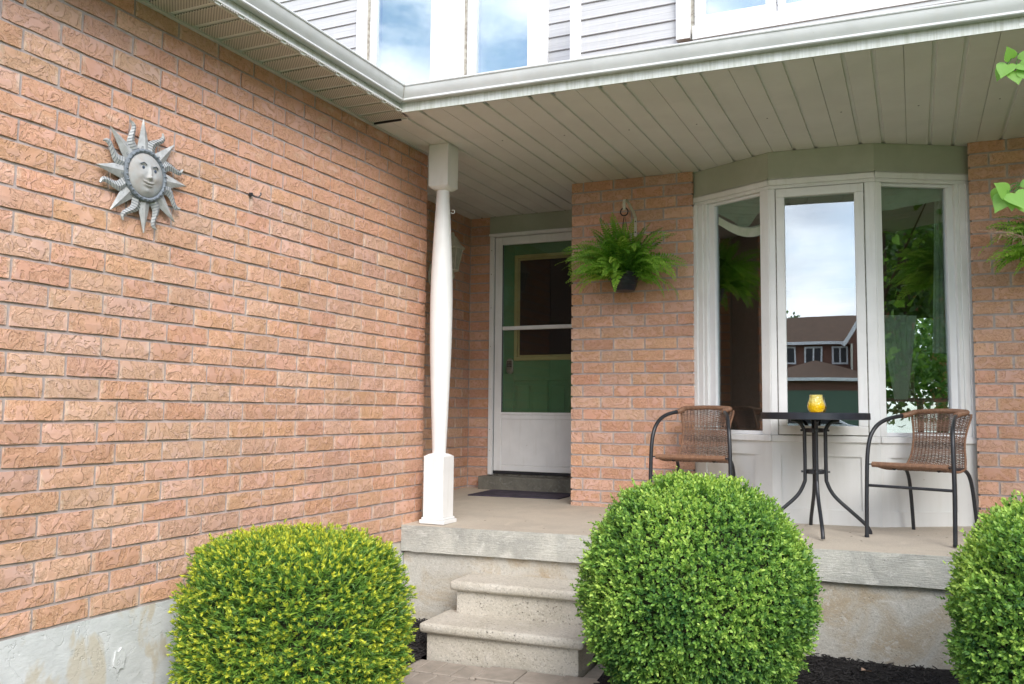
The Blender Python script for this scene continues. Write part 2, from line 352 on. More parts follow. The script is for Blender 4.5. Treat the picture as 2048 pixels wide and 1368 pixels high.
bed('garden_bed', .0, .43, -1.9, -.1); bed('garden_bed', 0.0, .62, -3.2, -1.9); bed('garden_bed', .43, 1.34, -.42, -.1); bed('garden_bed', 1.37, 4.6, -2.0, -.02)
# mulch chips
def chips():
    regs = [(.0, .42, -1.2, -.2, 2600), (1.39, 4.2, -1.75, -.05, 8200), (.35, .75, -1.5, -1.0, 260)]
    V = []; F = []
    for x0, x1, y0, y1, n in regs:
        for _ in range(n):
            x = random.uniform(x0, x1); y = random.uniform(y0, y1)
            l = random.uniform(.012, .034)*random.choice((1, 1, 1.5)); w = random.uniform(.003, .008); t = random.uniform(.0015, .004)
            if 1.3 > x > .43 and y > -1.25: continue
            R = Matrix.Rotation(random.uniform(0, 6.3), 3, 'Z') @ Matrix.Rotation(random.gauss(0, .35), 3, 'Y') @ Matrix.Rotation(random.gauss(0, .5), 3, 'X')
            c = Vector((x, y, bedz(x, y)+random.uniform(.001, .013))); k = len(V)
            tw = random.uniform(.5, 1)
            for sx, sy, sz in ((-1,-1,-1),(1,-tw,-1),(1,tw,-1),(-1,1,-1),(-1,-1,1),(1,-tw,1),(1,tw,1),(-1,1,1)):
                V.append(tuple(c + R @ Vector((sx*l*.5, sy*w*.5, sz*t*.5))))
            F += [tuple(q+k for q in f) for f in ((0,3,2,1),(4,5,6,7),(0,1,5,4),(1,2,6,5),(2,3,7,6),(3,0,4,7))]
    me = bpy.data.meshes.new('mulch'); me.from_pydata(V, [], F); me.materials.append(MB_['chip']); o = link('mulch', me); o['kind'] = 'stuff'
chips()
# paver path: each paver is a piece
path = structure('paver_path', (.8, -1.2, -.52))
SK = .045                                            # paving is square with the steps
def sk(x, y): c, s = math.cos(SK), math.sin(SK); dx, dy = x-.45, y+.71; return .45+dx*c-dy*s, -.71+dx*s+dy*c
def paver(x0, x1, y0, y1, z):
    key = (round(x1-x0, 3), round(y1-y0, 3))
    if key not in paver.c:
        a, b = (x1-x0)/2-.0015, (y1-y0)/2-.0015
        paver.c[key] = G().box(-a, a, -b, b, -.06, 0).mesh('paver', 'paver', bevel=.004, seg=1)
    cx, cy = sk((x0+x1)/2, (y0+y1)/2); o = link('paver', paver.c[key], path, Vector((cx, cy, z))-Vector(path.location))
    o.rotation_euler = (random.gauss(0, .006), random.gauss(0, .006), SK)
paver.c = {}
G().box(.05, 1.45, -2.4, -.35, -.64, -.575).build('path_base', 'mulch', path)
def row(x0, x1, y0, y1, w, z):
    x = x0
    while x < x1-.03: paver(x, min(x+w, x1), y0, y1, z+random.gauss(0, .0012)); x += w
row(.28, .81, -.91, -.712, .1, -.514); row(.815, 1.40, -.91, -.712, .195, -.505)
row(.22, 1.40, -1.12, -.915, .1, -.517); row(.12, 1.40, -1.33, -1.125, .2, -.515); row(.12, 1.40, -1.53, -1.335, .1, -.516); row(.12, 1.4, -1.74, -1.535, .2, -.516); row(.12, 1.4, -1.95, -1.745, .1, -.516)
for i in range(3): paver(1.285, 1.40, -.705+.2*i, -.705+.2*(i+1)-.003, -.507)

# ------------------------------------------------------------------ porch slab, foundation, steps
SL = [(-.0, -.245), (4.6, .065)]                     # front edge line of the slab
def edge(x): return SL[0][1] + (SL[1][1]-SL[0][1])*(x-SL[0][0])/(SL[1][0]-SL[0][0])
por = thing('porch_slab', (1.5, .8, -.05), 'weathered concrete porch slab under the bistro set, stained grey along its front edge', 'porch')
def slab():
    pts = [(0, edge(0)), (4.6, edge(4.6)), (4.6, 1.95), (-.62, 1.95), (-.62, .02), (0.0, .02)]
    g = G(); top = []; fine = 90
    fr = [(4.6*i/fine, edge(4.6*i/fine)) for i in range(fine+1)]
    ring = fr + [(4.6, 1.95), (-.62, 1.95), (-.62, .02), (0., .02)]
    n = len(ring); t = [(x, y, slabz(y)) for x, y in ring]; b = []
    for i, (x, y) in enumerate(ring): b.append((x, y, -.056 + (.006*noise.noise((x*14, 0, 0)) if i <= fine else 0)))
    g.add(t+b, [tuple(range(n))]); 
    o = g.build('slab_top', 'slab', por)
    g2 = G(); g2.add(t+b, [(i, i+1, n+i+1, n+i) for i in range(n-1)] + [tuple(range(n, 2*n))[::-1]]); g2.build('slab_edge', 'slab_face', por)
slab()
g = G(); pts = [(0.003, edge(0)+.03), (4.6, edge(4.6)+.03), (4.6, edge(4.6)+.3), (0.003, edge(0)+.3)]
g.prism([(x, y, 0) for x, y in pts], (0, 0, -.75), (0, 0, -.05)); g.build('foundation_wall', 'found2', por)
st = thing('front_steps', (.85, -.5, -.5), 'two-tread pitted concrete front steps with rounded nosings', 'steps')
def stepblock(x0, x1, yb, yf, z0, z1, nose, name, ang):
    g = G(); c, s = math.cos(ang), math.sin(ang)
    def T(x, y): dx, dy = x-x0, y-yf; return x0+dx*c-dy*s, yf+dx*s+dy*c
    a = [T(x0, yf), T(x1, yf), T(x1, yb), T(x0, yb)]
    g.prism([(x, y, 0) for x, y in a], (0, 0, z0), (0, 0, z1-.02)); o = g.build(name, 'step', st, bevel=.006)
    g = G(); a = [T(x0-nose, yf-nose), T(x1+nose, yf-nose), T(x1+nose, yb), T(x0-nose, yb)]
    # nosing with a rounded front: profile loops
    g.prism([(x, y, 0) for x, y in a], (0, 0, z1-.052), (0, 0, z1)); g.build('tread', 'step', st, bevel=.0235, seg=4, smooth=True)
stepblock(.475, 1.22, -.1, -.435, -.55, -.155, .032, 'riser', .04)
stepblock(.435, 1.262, -.36, -.685, -.6, -.33, .034, 'riser', .04)

# ------------------------------------------------------------------ brick walls
BR = {}
def brick_mesh(L_, H=.0678, D=.03, var=0):
    key = (round(L_, 3), round(H, 3), var)
    if key in BR: return BR[key]
    rnd = random.Random(hash(key) & 0xffff); nx = max(2, int(L_/.05)); nx = min(nx, 5); ny = 2
    vs = []; fs = []
    for j in range(ny+1):
        for i in range(nx+1):
            x = (L_)*i/nx; z = H*j/ny; y = rnd.uniform(-.0012, .0012)
            if i in (0, nx): x += rnd.uniform(-.0012, .0012); y += .0015
            if j in (0, ny): z += rnd.uniform(-.0015, .0012); y += .0012
            vs.append((x, y, z))
    fs = [(j*(nx+1)+i, j*(nx+1)+i+1, (j+1)*(nx+1)+i+1, (j+1)*(nx+1)+i) for j in range(ny) for i in range(nx)]
    per = [i for i in range(nx+1)] + [j*(nx+1)+nx for j in range(1, ny+1)] + [ny*(nx+1)+i for i in range(nx-1, -1, -1)] + [j*(nx+1) for j in range(ny-1, 0, -1)]
    k = len(vs)
    for q in per: vs.append((vs[q][0], D, vs[q][2]))
    n = len(per); fs += [(per[(i+1) % n], per[i], k+i, k+(i+1) % n) for i in range(n)]
    me = bpy.data.meshes.new('brick'); me.from_pydata(vs, [], fs); me.materials.append(MB_['brick']); BR[key] = me; return me
def brick_wall(label, org, ux, length, rows, starts, LEN, mortar_pts, zclip=None, cut0=0., keep=None, joint=.0125):
    """org: point on face plane at s=0; ux: unit vector along the wall (to the right seen from outside); brick face normal = ux x z rotated outward."""
    th = thing('brick_wall', org, label, 'brick wall')
    rz = math.atan2(ux[1], ux[0]); items = []
    for k in rows:
        s = starts[k % 2]; ed = [cut0]
        while s < length: 
            if s > cut0+.02: ed.append(s)
            s += LEN
        ed.append(length)
        for a, b in zip(ed[:-1], ed[1:]):
            if b-a < .03: continue
            a2 = a + (joint/2 if a > cut0 else 0); b2 = b - (joint/2 if b < length else 0)
            items.append((a2, b2, k))
    def size(it):
        a, b, k = it; p = Vector(org)+Vector((ux[0]*a, ux[1]*a, 0)); p.z = k*PX; q = Vector(org)+Vector((ux[0]*b, ux[1]*b, 0)); q.z = k*PX+.07
        x0, y0 = project(p); x1, y1 = project(q)
        vis = (max(x0, x1) > -20 and min(x0, x1) < 2068 and min(y0, y1) < 1390 and max(y0, y1) > -20)
        return (vis, abs(x1-x0)*abs(y1-y0))
    items.sort(key=size, reverse=True)
    many = G()
    for n_, (a, b, k) in enumerate(items):
        H = .0675; z = k*PX
        if zclip and z+H > zclip: H = zclip-z
        if H < .012: continue
        Lb = round(b-a, 3); off = .0015*random.uniform(-1, 1)
        me = brick_mesh(Lb, H, var=random.randrange(5) if Lb > .15 else random.randrange(2))
        loc = Vector((ux[0]*a, ux[1]*a, z-org[2]))
        nrm = Vector((ux[1], -ux[0], 0))
        loc += nrm*off
        if n_ < 300:
            o = link('brick', me, th, loc); o.rotation_euler = (random.gauss(0, .004), 0, rz+random.gauss(0, .003))
        else:
            R = Matrix.Rotation(rz, 3, 'Z'); many.add([Vector(org)+loc+R @ v.co for v in me.vertices], [tuple(p.vertices) for p in me.polygons])
    if many.v: o = many.build('brick', 'brick', th); o['kind'] = 'stuff'
    # mortar body recessed behind brick faces
    many = G(); m = .0075
    R = Matrix.Rotation(rz, 3, 'Z'); pts = [Vector(org)+R @ Vector((x, y+m, 0)) for x, y in mortar_pts]
    z0 = rows[0]*PX - .011; z1 = zclip if zclip else rows[-1]*PX+.075
    many.prism([(p.x, p.y, 0) for p in pts], (0, 0, z0), (0, 0, z1-.001)); many.build('mortar', 'mortar', th)
    return th
LB = .2329
# garage wall: face X=0, looking from +X, wall runs along +Y; s=0 far left (Y=-4.6)
Y0 = -4.66; NB_ = 20
w_g = brick_wall('long rough pink garage brick wall on the left with the tin sun hung on it', (0, -LB*NB_, 0), (0, 1), LB*NB_, range(0, 30), (LB*(1-.37), LB), LB, [(0, 0), (LB*NB_-.0095, 0), (LB*NB_-.0095, .55), (0, .55)], zclip=2.384)
g = G(); g.box(-.6, -.004, -4.66, -.02, -1.1, -.0115)
fo = g.build('foundation_wall', 'foundation'); setp(fo, 'grey painted garage foundation with peeling beige patches below the brick', 'foundation')
# trowel smears and drips on the painted foundation
for (y, z, w, h) in ((-2.27, -.19, .055, .08),):
    gg = G(); ring = []
    for q in range(14):
        a = 2*math.pi*q/14; rr = 1+.18*math.sin(q*2.7); ring.append((0, y+w*.5*math.cos(a)*rr, z+h*.5*math.sin(a)*rr))
    gg.prism(ring, (-.006, 0, 0), (.002, 0, 0)); gg.build('trowel_smear', 'foundation', fo, world=False)
# recess side wall X=-.6 (Y .05 -> 1.76) and the brick jamb left of the door
brick_wall('shaded side wall of the porch recess behind the white post, carrying the lantern', (-.6, .02, 0), (0, 1), 1.75, range(1, 30), (LB*.5, LB), LB, [(0, 0), (2.1, 0), (2.1, .3), (0, .3)], zclip=2.384)
brick_wall('narrow brick jamb between the recess corner and the white storm door', (-.6, 1.77, 0), (1, 0), .185, range(1, 30), (9, 9), LB, [(-.25, 0), (.175, 0), (.175, .3), (-.25, .3)], zclip=2.384)
# garage return wall end (faces +Y, closes the corner)
G().box(-.6, -.01, -.3, -.0, -.05, 2.38).build('wall_return', 'mortar', w_g); G().box(-.95, -.6105, -.3, .2, -.05, 2.38).build('wall_return', 'mortar', w_g)
PL_, PR_ = .592, 1.455
brick_wall('brick pier between the front door and the bay window, with the fern bracket', (PL_, 1.0085, 0), (1, 0), PR_-PL_, range(1, 30), (.217, .086), .2225, [(.0095, 0), (PR_-PL_-.0095, 0), (PR_-PL_-.0095, .75), (.0095, .75)], zclip=2.384)
brick_wall('brick wall at the right of the bay window, partly behind the second fern', (3.1, 1.0085, 0), (1, 0), 1.8, range(1, 30), (.108, .2), .2225, [(.0095, 0), (1.8, 0), (1.8, .4), (.0095, .4)], zclip=2.384)

# ------------------------------------------------------------------ soffit, fascia, gutter, roof
ZS = 2.385; FX = .276; FY = -.771; FS = .0376
def fy(x): return FY + FS*(x-.266)
sof = thing('porch_ceiling', (1.8, .5, ZS), 'grey beige ribbed metal porch ceiling of long narrow panels', 'ceiling')
xs = [-.62, -.50, -.376, -.25, -.124, .002, .128, .25, .376] + [.502+.126*i for i in range(0, 34)]
for i, (a, b) in enumerate(zip(xs[:-1], xs[1:])):
    seam_a = (i % 3 == 0); seam_b = ((i+1) % 3 == 0)
    ga = .0022 if seam_a else .011; gb = .0022 if seam_b else .011
    ya = -.655 if b <= .28 else fy((a+b)/2)+.004
    if b < .01: ya = .02
    g = G(); y1 = 1.79
    g.add([(a+ga, ya, ZS), (b-gb, ya, ZS), (b-gb, y1, ZS), (a+ga, y1, ZS), (a+ga-.003, ya, ZS+.009), (b-gb+.003, ya, ZS+.009), (b-gb+.003, y1, ZS+.009), (a+ga-.003, y1, ZS+.009)],
          [(0,3,2,1),(4,5,6,7),(0,1,5,4),(1,2,6,5),(2,3,7,6),(3,0,4,7)])
    g.build('soffit_panel', 'soffit', sof)
    if seam_b: G().box(b-.004, b+.004, ya, y1, ZS+.006, ZS+.0092).build('soffit_seam', 'groove', sof)
G().box(-.95, 5, -.66, 2.1, ZS+.0095, ZS+.02).build('soffit_backing', 'soffit', sof)
G().box(.003, .2, -.66, -.651, ZS-.002, ZS+.008).build('soffit_seam', 'dark', sof)
for i in range(9):
    x = .565+.378*i-.063; gg = G(); gg.lathe([(.0045, ZS-.001), (.0045, ZS+.004)], (x+.063, .0+.05*i-.1, 0), 8); gg.build('vent_screw', 'dark', sof)
sf2 = thing('eave_soffit', (.14, -2.5, ZS), 'perforated vent soffit along the garage eave at upper left', 'soffit')
y = -.672
while y > -4.6:
    a, b = y-.136, y
    G().box(.02, FX, a+.0165, b-.0165, ZS, ZS+.008).build('vent_panel', 'perf', sf2, bevel=.002, seg=1)
    y -= .136
G().box(.0, FX, -4.6, -.66, ZS+.009, ZS+.016).build('soffit_backing', 'soffit', sf2)
G().box(.002, .022, -4.6, -.66, ZS-.007, ZS+.0085).build('wall_channel', 'gutter', sf2)
G().box(.002, .022, -.655, -.02, ZS-.007, ZS-.0005).build('wall_channel', 'gutter', sof)
fas = thing('fascia_board', (FX, FY, 2.44), 'streaked pale metal fascia board under the gutter', 'fascia')
XE = 5.0
def ext_l(prof, name, m, parent, corner=True, **k):
    """sweep an (out, z) profile along the left eave, round the inner corner and along the porch"""
    P = []
    for o_, z in prof: P.append([(FX+o_, -4.6, z), (FX-.01+o_, fy(FX)-o_, z), (XE, fy(XE)-o_, z)])
    return P
def sweep(prof, name, m, parent, side, closed=True, **k):
    P = ext_l(prof, name, m, parent); g = G(); n = len(prof)
    i0, i1 = (0, 1) if side == 'L' else (1, 2); a = [p[i0] for p in P]; b = [p[i1] for p in P]
    fs = [(i, (i+1) % n, n+(i+1) % n, n+i) for i in range(n if closed else n-1)]
    if closed: fs += [tuple(range(n)), tuple(range(n, 2*n))[::-1]]
    g.add(a+b, fs); return g.build(name, m, parent, **k)
for sd_ in 'LR': sweep([(0, ZS-.002), (0, 2.50), (-.018, 2.50), (-.018, ZS+.004), (-.012, ZS-.002)], 'fascia_panel', 'fascia', fas, sd_)
gut = thing('rain_gutter', (FX, FY, 2.45), 'pale K-style metal rain gutter turning the inside corner above the porch', 'gutter')
gp = [(.001, 2.4315), (.034, 2.4315), (.0375, 2.436), (.0365, 2.441), (.033, 2.446)]
for i in range(7):
    t = i/6; gp.append((.033+.021*t + .004*math.sin(t*math.pi), 2.446+.056*t))
gp += [(.058, 2.503), (.060, 2.508), (.058, 2.513), (.048, 2.512), (.046, 2.508), (.046, 2.505), (.030, 2.447), (.001, 2.437)]
for sd_ in 'LR': sweep(gp, 'gutter_run', 'gutter', gut, sd_, smooth=True)
cx_, cy_ = FX-.01, fy(FX)
G().add([(cx_+.0, cy_-.0, 2.43), (cx_+.039, cy_-.039, 2.43), (cx_+.063, cy_-.063, 2.514), (cx_+.059, cy_-.063, 2.514), (cx_+.036, cy_-.039, 2.4305), (cx_-.003, cy_, 2.4305)], [(0,1,2,3,4,5)]).build('mitre_joint', 'caulk', gut)
def shing_z(y): return 2.487 + .42*(y+.72)
rf = thing('porch_roof', (1.5, .2, 2.7), 'brown asphalt shingles just peeking over the gutter', 'roof')
g = G(); g.add([(.1, -.775, shing_z(-.775)-.02), (XE, -.60, shing_z(-.62)-.02), (XE, 1.3, shing_z(1.3)-.02), (-1.9, 1.3, shing_z(1.3)-.02), (.1, -.775, shing_z(-.775)-.045), (XE, -.60, shing_z(-.62)-.045), (XE, 1.3, shing_z(1.3)-.045), (-1.9, 1.3, shing_z(1.3)-.045)], [(0,1,2,3),(7,6,5,4),(0,4,5,1),(1,5,6,2),(2,6,7,3),(3,7,4,0)]); g.build('roof_deck', 'shingle', rf)
rest = G(); cnt = 0
for r in range(14):
    y0 = -.80 + r*.13
    x = .25 - (y0+.8)*.95 + (.12 if r % 2 else 0)
    while x < 4.7:
        yy = y0 + FS*(max(x, 0)-.2); w = .3; zz = shing_z(y0); vs = [(x+.003, yy, zz-.006), (x+w-.003, yy+.006, zz-.006), (x+w-.003, yy+.15, zz+.15*.42-.012), (x+.003, yy+.15, zz+.15*.42-.012)]
        vs2 = [(a, b, c+.007+random.uniform(0, .004)) for a, b, c in vs]
        if r < 2: G().add(vs+vs2, [(0,3,2,1),(4,5,6,7),(0,1,5,4),(1,2,6,5),(2,3,7,6),(3,0,4,7)]).build('shingle', 'shingle', rf)
        else: rest.add(vs+vs2, [(0,3,2,1),(4,5,6,7),(0,1,5,4),(1,2,6,5),(2,3,7,6),(3,0,4,7)])
        x += w
o = rest.build('shingle', 'shingle', rf); o['kind'] = 'stuff'
gr = thing('garage_roof', (-1.2, -2.5, 2.8), 'shingled garage roof slope hidden behind the left gutter', 'roof')
def gz(x): return 2.487+.42*(.27-x)
g = G(); A = [(.29, -4.6), (.27, -.78), (-1.9, 1.28), (-2.6, 1.28), (-2.6, -4.6)]
g.prism([(x, y, gz(x)) for x, y in A], (0, 0, -.03), (0, 0, -.004)); g.build('roof_deck', 'shingle', gr)

# ------------------------------------------------------------------ upper storey
YB, YF = 1.25, .45
def siding(label, x0, x1, y, z0, z1, loc):
    th = thing('siding_wall', loc, label, 'siding')
    k = 0; e = .109; z = z0
    while z < z1:
        prof = [(y, z), (y-.013, z), (y-.015, z+.004), (y-.012, z+.012), (y-.009, z+.055), (y-.0095, z+.058), (y-.003, z+e+.004), (y, z+e+.004)]
        g = G(); g.prism([(x0, a, b) for a, b in prof], (0, 0, 0), (x1-x0, 0, 0)); g.build('siding_board', 'siding', th); z += e
    G().box(x0, x1, y, y+.1, z0-.2, z1).build('sheathing', 'siding', th); return th
siding('lavender grey lap siding left of the tall upper windows', -3.6, -1.43, YB, 3.05, 4.5, (-2.5, YB, 3.0))
siding('short strip of lap siding between the upper windows and the corner post', .312, .9, YB, 3.05, 4.5, (.6, YB, 3.0))
# phase the front wall so courses fall where the photo shows them
siding('lap siding panel between the white corner post and the upper right window', .865, 1.5, YF, 2.865, 3.9, (1.2, YF, 2.9))
G().box(.86, 5, YF+.1, YF+.2, 2.6, 4.0).build('wall_sheathing', 'siding', bpy.data.objects['siding_wall.002'])
G().box(-3.6, .9, YB+.1, YB+.2, 2.6, 4.6).build('wall_sheathing', 'siding', bpy.data.objects['siding_wall'])
G().box(.792, .866, YF-.02, YF+.8, 2.7, 3.95).build('corner_post', 'vinyl', bpy.data.objects['siding_wall.002'], bevel=.004)
def frame_rect(g, x0, x1, z0, z1, w, y0, y1):        # picture frame of four butted pieces
    g.box(x0, x1, y0, y1, z1-w, z1); g.box(x0, x1, y0, y1, z0, z0+w); g.box(x0, x0+w, y0, y1, z0+w, z1-w); g.box(x1-w, x1, y0, y1, z0+w, z1-w)
uw = thing('upper_window', (-.5, YB, 3.3), 'pair of tall upper windows with wide white trim above the gutter corner', 'window')
zt, zb = 4.6, 3.22
for a, b, nm, y, m in ((-1.425, -1.33, 'trim_board', -.035, 'white'), (-1.33, -1.293, 'recessed_jamb', -.008, 'caulk'), (-1.293, -1.25, 'sash_rail', -.022, 'vinyl'), (-.708, -.411, 'mullion_panel', -.03, 'white'), (-.411, -.377, 'recessed_jamb', -.006, 'caulk'), (-.377, -.312, 'sash_rail', -.022, 'vinyl'), (.141, .195, 'sash_rail', -.022, 'vinyl'), (.195, .312, 'trim_board', -.035, 'white')):
    G().box(a, b, YB+y, YB+.05, zb, zt).build(nm, m, uw, bevel=.003, seg=1)
for a, b in ((-1.25, -.708), (-.312, .141)):
    G().box(a, b, YB+.012, YB+.018, zb, zt).build('pane', 'glass_up', uw)
    G().box(a, b, YB+.09, YB+.095, zb, zt).build('pale_backing', 'curtain', uw)  # pale panel added behind the glass to whiten its sky reflection
uw2 = thing('upper_window', (2.3, YF, 3.1), 'white double window at the top of the frame above the porch gutter', 'window')
G().box(1.497, 1.583, YF-.05, YF+.02, 3.045, 3.95).build('trim_board', 'white', uw2, bevel=.003, seg=1)
G().box(1.583, 1.608, YF-.01, YF+.02, 3.045, 3.95).build('recessed_jamb', 'caulk', uw2)  # greyer strip set back between trim and window frame
G().box(1.6, 4.2, YF-.055, YF+.02, 3.03, 3.115).build('sill', 'white', uw2, bevel=.004)
G().box(1.6, 4.2, YF-.045, YF+.02, 3.005, 3.029).build('drip_edge', 'gutter', uw2)
for a, b, t, zz in ((1.61, 2.092, .062, 3.117), (2.098, 2.85, .045, 3.117)):
    g = G(); frame_rect(g, a, b, zz, 3.95, t, YF-.035, YF+.02); g.build('sash', 'vinyl', uw2, bevel=.004, seg=1)
    G().box(a+t, b-t, YF-.01, YF-.004, zz+t, 3.95-t).build('pane', 'glass_up', uw2)
    G().box(a+t, b-t, YF+.07, YF+.075, zz+t, 3.95-t).build('pale_backing', 'curtain', uw2)  # added pale panel again, so these panes read as sky-white

# ------------------------------------------------------------------ bay window
BP = [Vector((1.445, 1.05, 0)), Vector((1.985, .755, 0)), Vector((2.59, .80, 0)), Vector((3.115, 1.09, 0))]
bay = thing('bay_window', (2.3, .9, .12), 'white three-sided bay window with green curtains inside and an olive header', 'bay window')
class Pan:                                           # builder in panel coordinates: t along, o outward, z up
    def __init__(s, i): s.a = BP[i]; d = BP[i+1]-BP[i]; s.L = d.length; s.u = d.normalized(); s.n = Vector((s.u.y, -s.u.x, 0))
    def P(s, t, o, z): p = s.a + s.u*t + s.n*o; return (p.x, p.y, z)
    def box(s, g, t0, t1, o0, o1, z0, z1):
        g.add([s.P(t0,o0,z0), s.P(t1,o0,z0), s.P(t1,o1,z0), s.P(t0,o1,z0), s.P(t0,o0,z1), s.P(t1,o0,z1), s.P(t1,o1,z1), s.P(t0,o1,z1)],
              [(0,1,2,3),(4,7,6,5),(0,4,5,1),(1,5,6,2),(2,6,7,3),(3,7,4,0)]); return g
    def rect(s, g, t0, t1, z0, z1, w, o0, o1):
        ws = w if isinstance(w, tuple) else (w,)*4   # left,right,bottom,top
        s.box(g, t0, t1, o0, o1, z1-ws[3], z1); s.box(g, t0, t1, o0, o1, z0, z0+ws[2]); s.box(g, t0, t0+ws[0], o0, o1, z0+ws[2], z1-ws[3]); s.box(g, t1-ws[1], t1, o0, o1, z0+ws[2], z1-ws[3]); return g
pans = [Pan(i) for i in range(3)]
ZB_ = .10
for i, p in enumerate(pans):
    e0 = -.0 ; e1 = p.L
    p.box(G(), e0, e1, -.07, .0, 2.216, ZS-.001).build('header', 'olive', bay)
    p.box(G(), e0, e1, 0.0, .012, 2.205, 2.222).build('header_bead', 'olive', bay)
    # head moulding: stepped
    p.box(G(), e0, e1, -.05, .012, 2.172, 2.2155).build('head_moulding', 'white', bay, bevel=.003, seg=1)
    p.box(G(), e0, e1, -.05, .004, 2.150, 2.1715).build('head_moulding', 'white', bay, bevel=.002, seg=1)
    # sill, apron and lower panelling
    p.box(G(), e0, e1, -.05, .016, .602, .640).build('sill', 'white', bay, bevel=.003, seg=1)
    p.box(G(), e0, e1, -.05, .0, .519, .6015).build('top_rail', 'white_wood', bay)
    p.box(G(), e0, e1, -.05, .001, ZB_, .207).build('bottom_rail', 'white_wood', bay)
    t0, t1 = ((.10, .487), (.052, .503), (.058, .458))[i]
    p.box(G(), e0, t0, -.05, .0005, .2072, .5188).build('stile', 'white_wood', bay); p.box(G(), t1, e1, -.05, .0005, .2072, .5188).build('stile', 'white_wood', bay)
    p.box(G(), t0, t1, -.05, -.012, .2072, .5188).build('recessed_panel', 'white_wood', bay)
# left and right lights
def side(p, t_out0, t_out1, g0, g1, wide_left):
    zt_, zb_ = 2.15, .6405
    # corner stile toward the middle, wide moulded jamb toward the brick
    if wide_left: a, b = t_out0, g0; c, d = g1, t_out1
    else: a, b = g1, t_out1; c, d = t_out0, g0
    w = b-a; steps = ((0, .3, .018), (.3, .55, .010), (.55, .72, .002)) if wide_left else ((.7, 1, .018), (.45, .7, .010), (.28, .45, .002))
    for q0, q1, o in steps: p.box(G(), a+w*q0, a+w*q1, -.05, o, zb_, zt_).build('jamb', 'white', bay, bevel=.0025, seg=1)
    q0, q1 = (.72, 1) if wide_left else (0, .28)
    p.rect(G(), (a+w*.72) if wide_left else g0, g1 if wide_left else a+w*.28, zb_+.0005, 2.149, (w*.28 if wide_left else .006, .006 if wide_left else w*.28, .022, .018), -.055, -.02).build('sash', 'vinyl', bay, bevel=.002, seg=1)
    p.box(G(), c, d, -.05, .004, zb_, zt_).build('corner_stile', 'white', bay, bevel=.003, seg=1)
    p.box(G(), g0-.005, g1+.005, -.045, -.04, zb_+.01, zt_-.01).build('pane', 'glass', bay)
side(pans[0], 0, pans[0].L, .170, .549, True)
side(pans[2], 0, pans[2].L, .040, .452, False)
p = pans[1]
p.box(G(), 0, .037, -.05, .004, .6405, 2.1498).build('corner_stile', 'white', bay, bevel=.003, seg=1)
p.box(G(), .549, p.L, -.05, .004, .6405, 2.1498).build('corner_stile', 'white', bay, bevel=.003, seg=1)
p.rect(G(), .037, .549, .6405, 2.1498, .0045, -.05, -.01).build('gap_strip', 'caulk', bay)
p.rect(G(), .0425, .5435, .646, 2.145, (.05, .052, .053, .052), -.04, .014).build('sash', 'white', bay, bevel=.004, seg=2)
p.box(G(), .088, .498, -.02, -.014, .69, 2.1).build('pane', 'glass', bay)
# room behind
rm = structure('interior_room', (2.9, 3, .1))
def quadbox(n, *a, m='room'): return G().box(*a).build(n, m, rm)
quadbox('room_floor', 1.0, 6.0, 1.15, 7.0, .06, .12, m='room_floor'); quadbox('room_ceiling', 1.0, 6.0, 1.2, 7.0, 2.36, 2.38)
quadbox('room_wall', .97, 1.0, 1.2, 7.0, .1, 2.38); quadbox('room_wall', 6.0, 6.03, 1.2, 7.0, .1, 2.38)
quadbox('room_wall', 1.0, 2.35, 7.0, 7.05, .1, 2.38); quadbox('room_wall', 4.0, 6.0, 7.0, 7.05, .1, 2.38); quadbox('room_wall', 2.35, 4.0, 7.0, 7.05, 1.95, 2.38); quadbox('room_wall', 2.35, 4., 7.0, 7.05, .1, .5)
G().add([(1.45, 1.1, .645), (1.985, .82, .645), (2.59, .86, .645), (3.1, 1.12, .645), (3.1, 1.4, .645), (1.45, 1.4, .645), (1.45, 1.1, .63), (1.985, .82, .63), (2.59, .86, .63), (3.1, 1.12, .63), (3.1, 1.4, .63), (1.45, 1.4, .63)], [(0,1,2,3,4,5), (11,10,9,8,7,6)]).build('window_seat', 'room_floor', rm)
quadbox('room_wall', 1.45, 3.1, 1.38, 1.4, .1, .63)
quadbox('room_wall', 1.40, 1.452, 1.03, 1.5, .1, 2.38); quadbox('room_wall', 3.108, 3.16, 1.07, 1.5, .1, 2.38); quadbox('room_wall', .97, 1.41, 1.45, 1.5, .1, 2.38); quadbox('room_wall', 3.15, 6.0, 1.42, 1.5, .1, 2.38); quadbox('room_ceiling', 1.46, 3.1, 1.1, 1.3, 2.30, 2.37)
def drape(name, path, z0, z1, m, amp=.02, waves=9, label='', cat='curtain', taper=None):
    """hanging pleated cloth along path (two points), z0..z1; taper(v)->(t0,t1)"""
    a, b = Vector((*path[0], 0)), Vector((*path[1], 0)); u = (b-a); Ln = u.length; n = Vector((u.y, -u.x, 0)).normalized(); g = G(); nu, nv = 64, 10; vs = []
    for j in range(nv+1):
        v = j/nv; t0, t1 = taper(v) if taper else (0, 1)
        zz0 = z0(0) if callable(z0) else z0
        for i in range(nu+1):
            q = i/nu; t = t0+(t1-t0)*q; zl = z0(q) if callable(z0) else z0
            P = a + u*t + n*amp*math.sin(q*waves*2*math.pi)*(.6+.4*v); vs.append((P.x, P.y, z1+(zl-z1)*v))
    g.add(vs, [(j*(nu+1)+i, j*(nu+1)+i+1, (j+1)*(nu+1)+i+1, (j+1)*(nu+1)+i) for j in range(nv) for i in range(nu)])
    o = g.build(name, m, smooth=True); return setp(o, label, cat)
drape('curtain', ((1.62, 1.02), (2.0, .815)), lambda q: 1.95+.14*abs(q-.5)*2, 2.17, 'valance', .012, 3, 'dark green swag valance inside the left side of the bay window', 'valance')
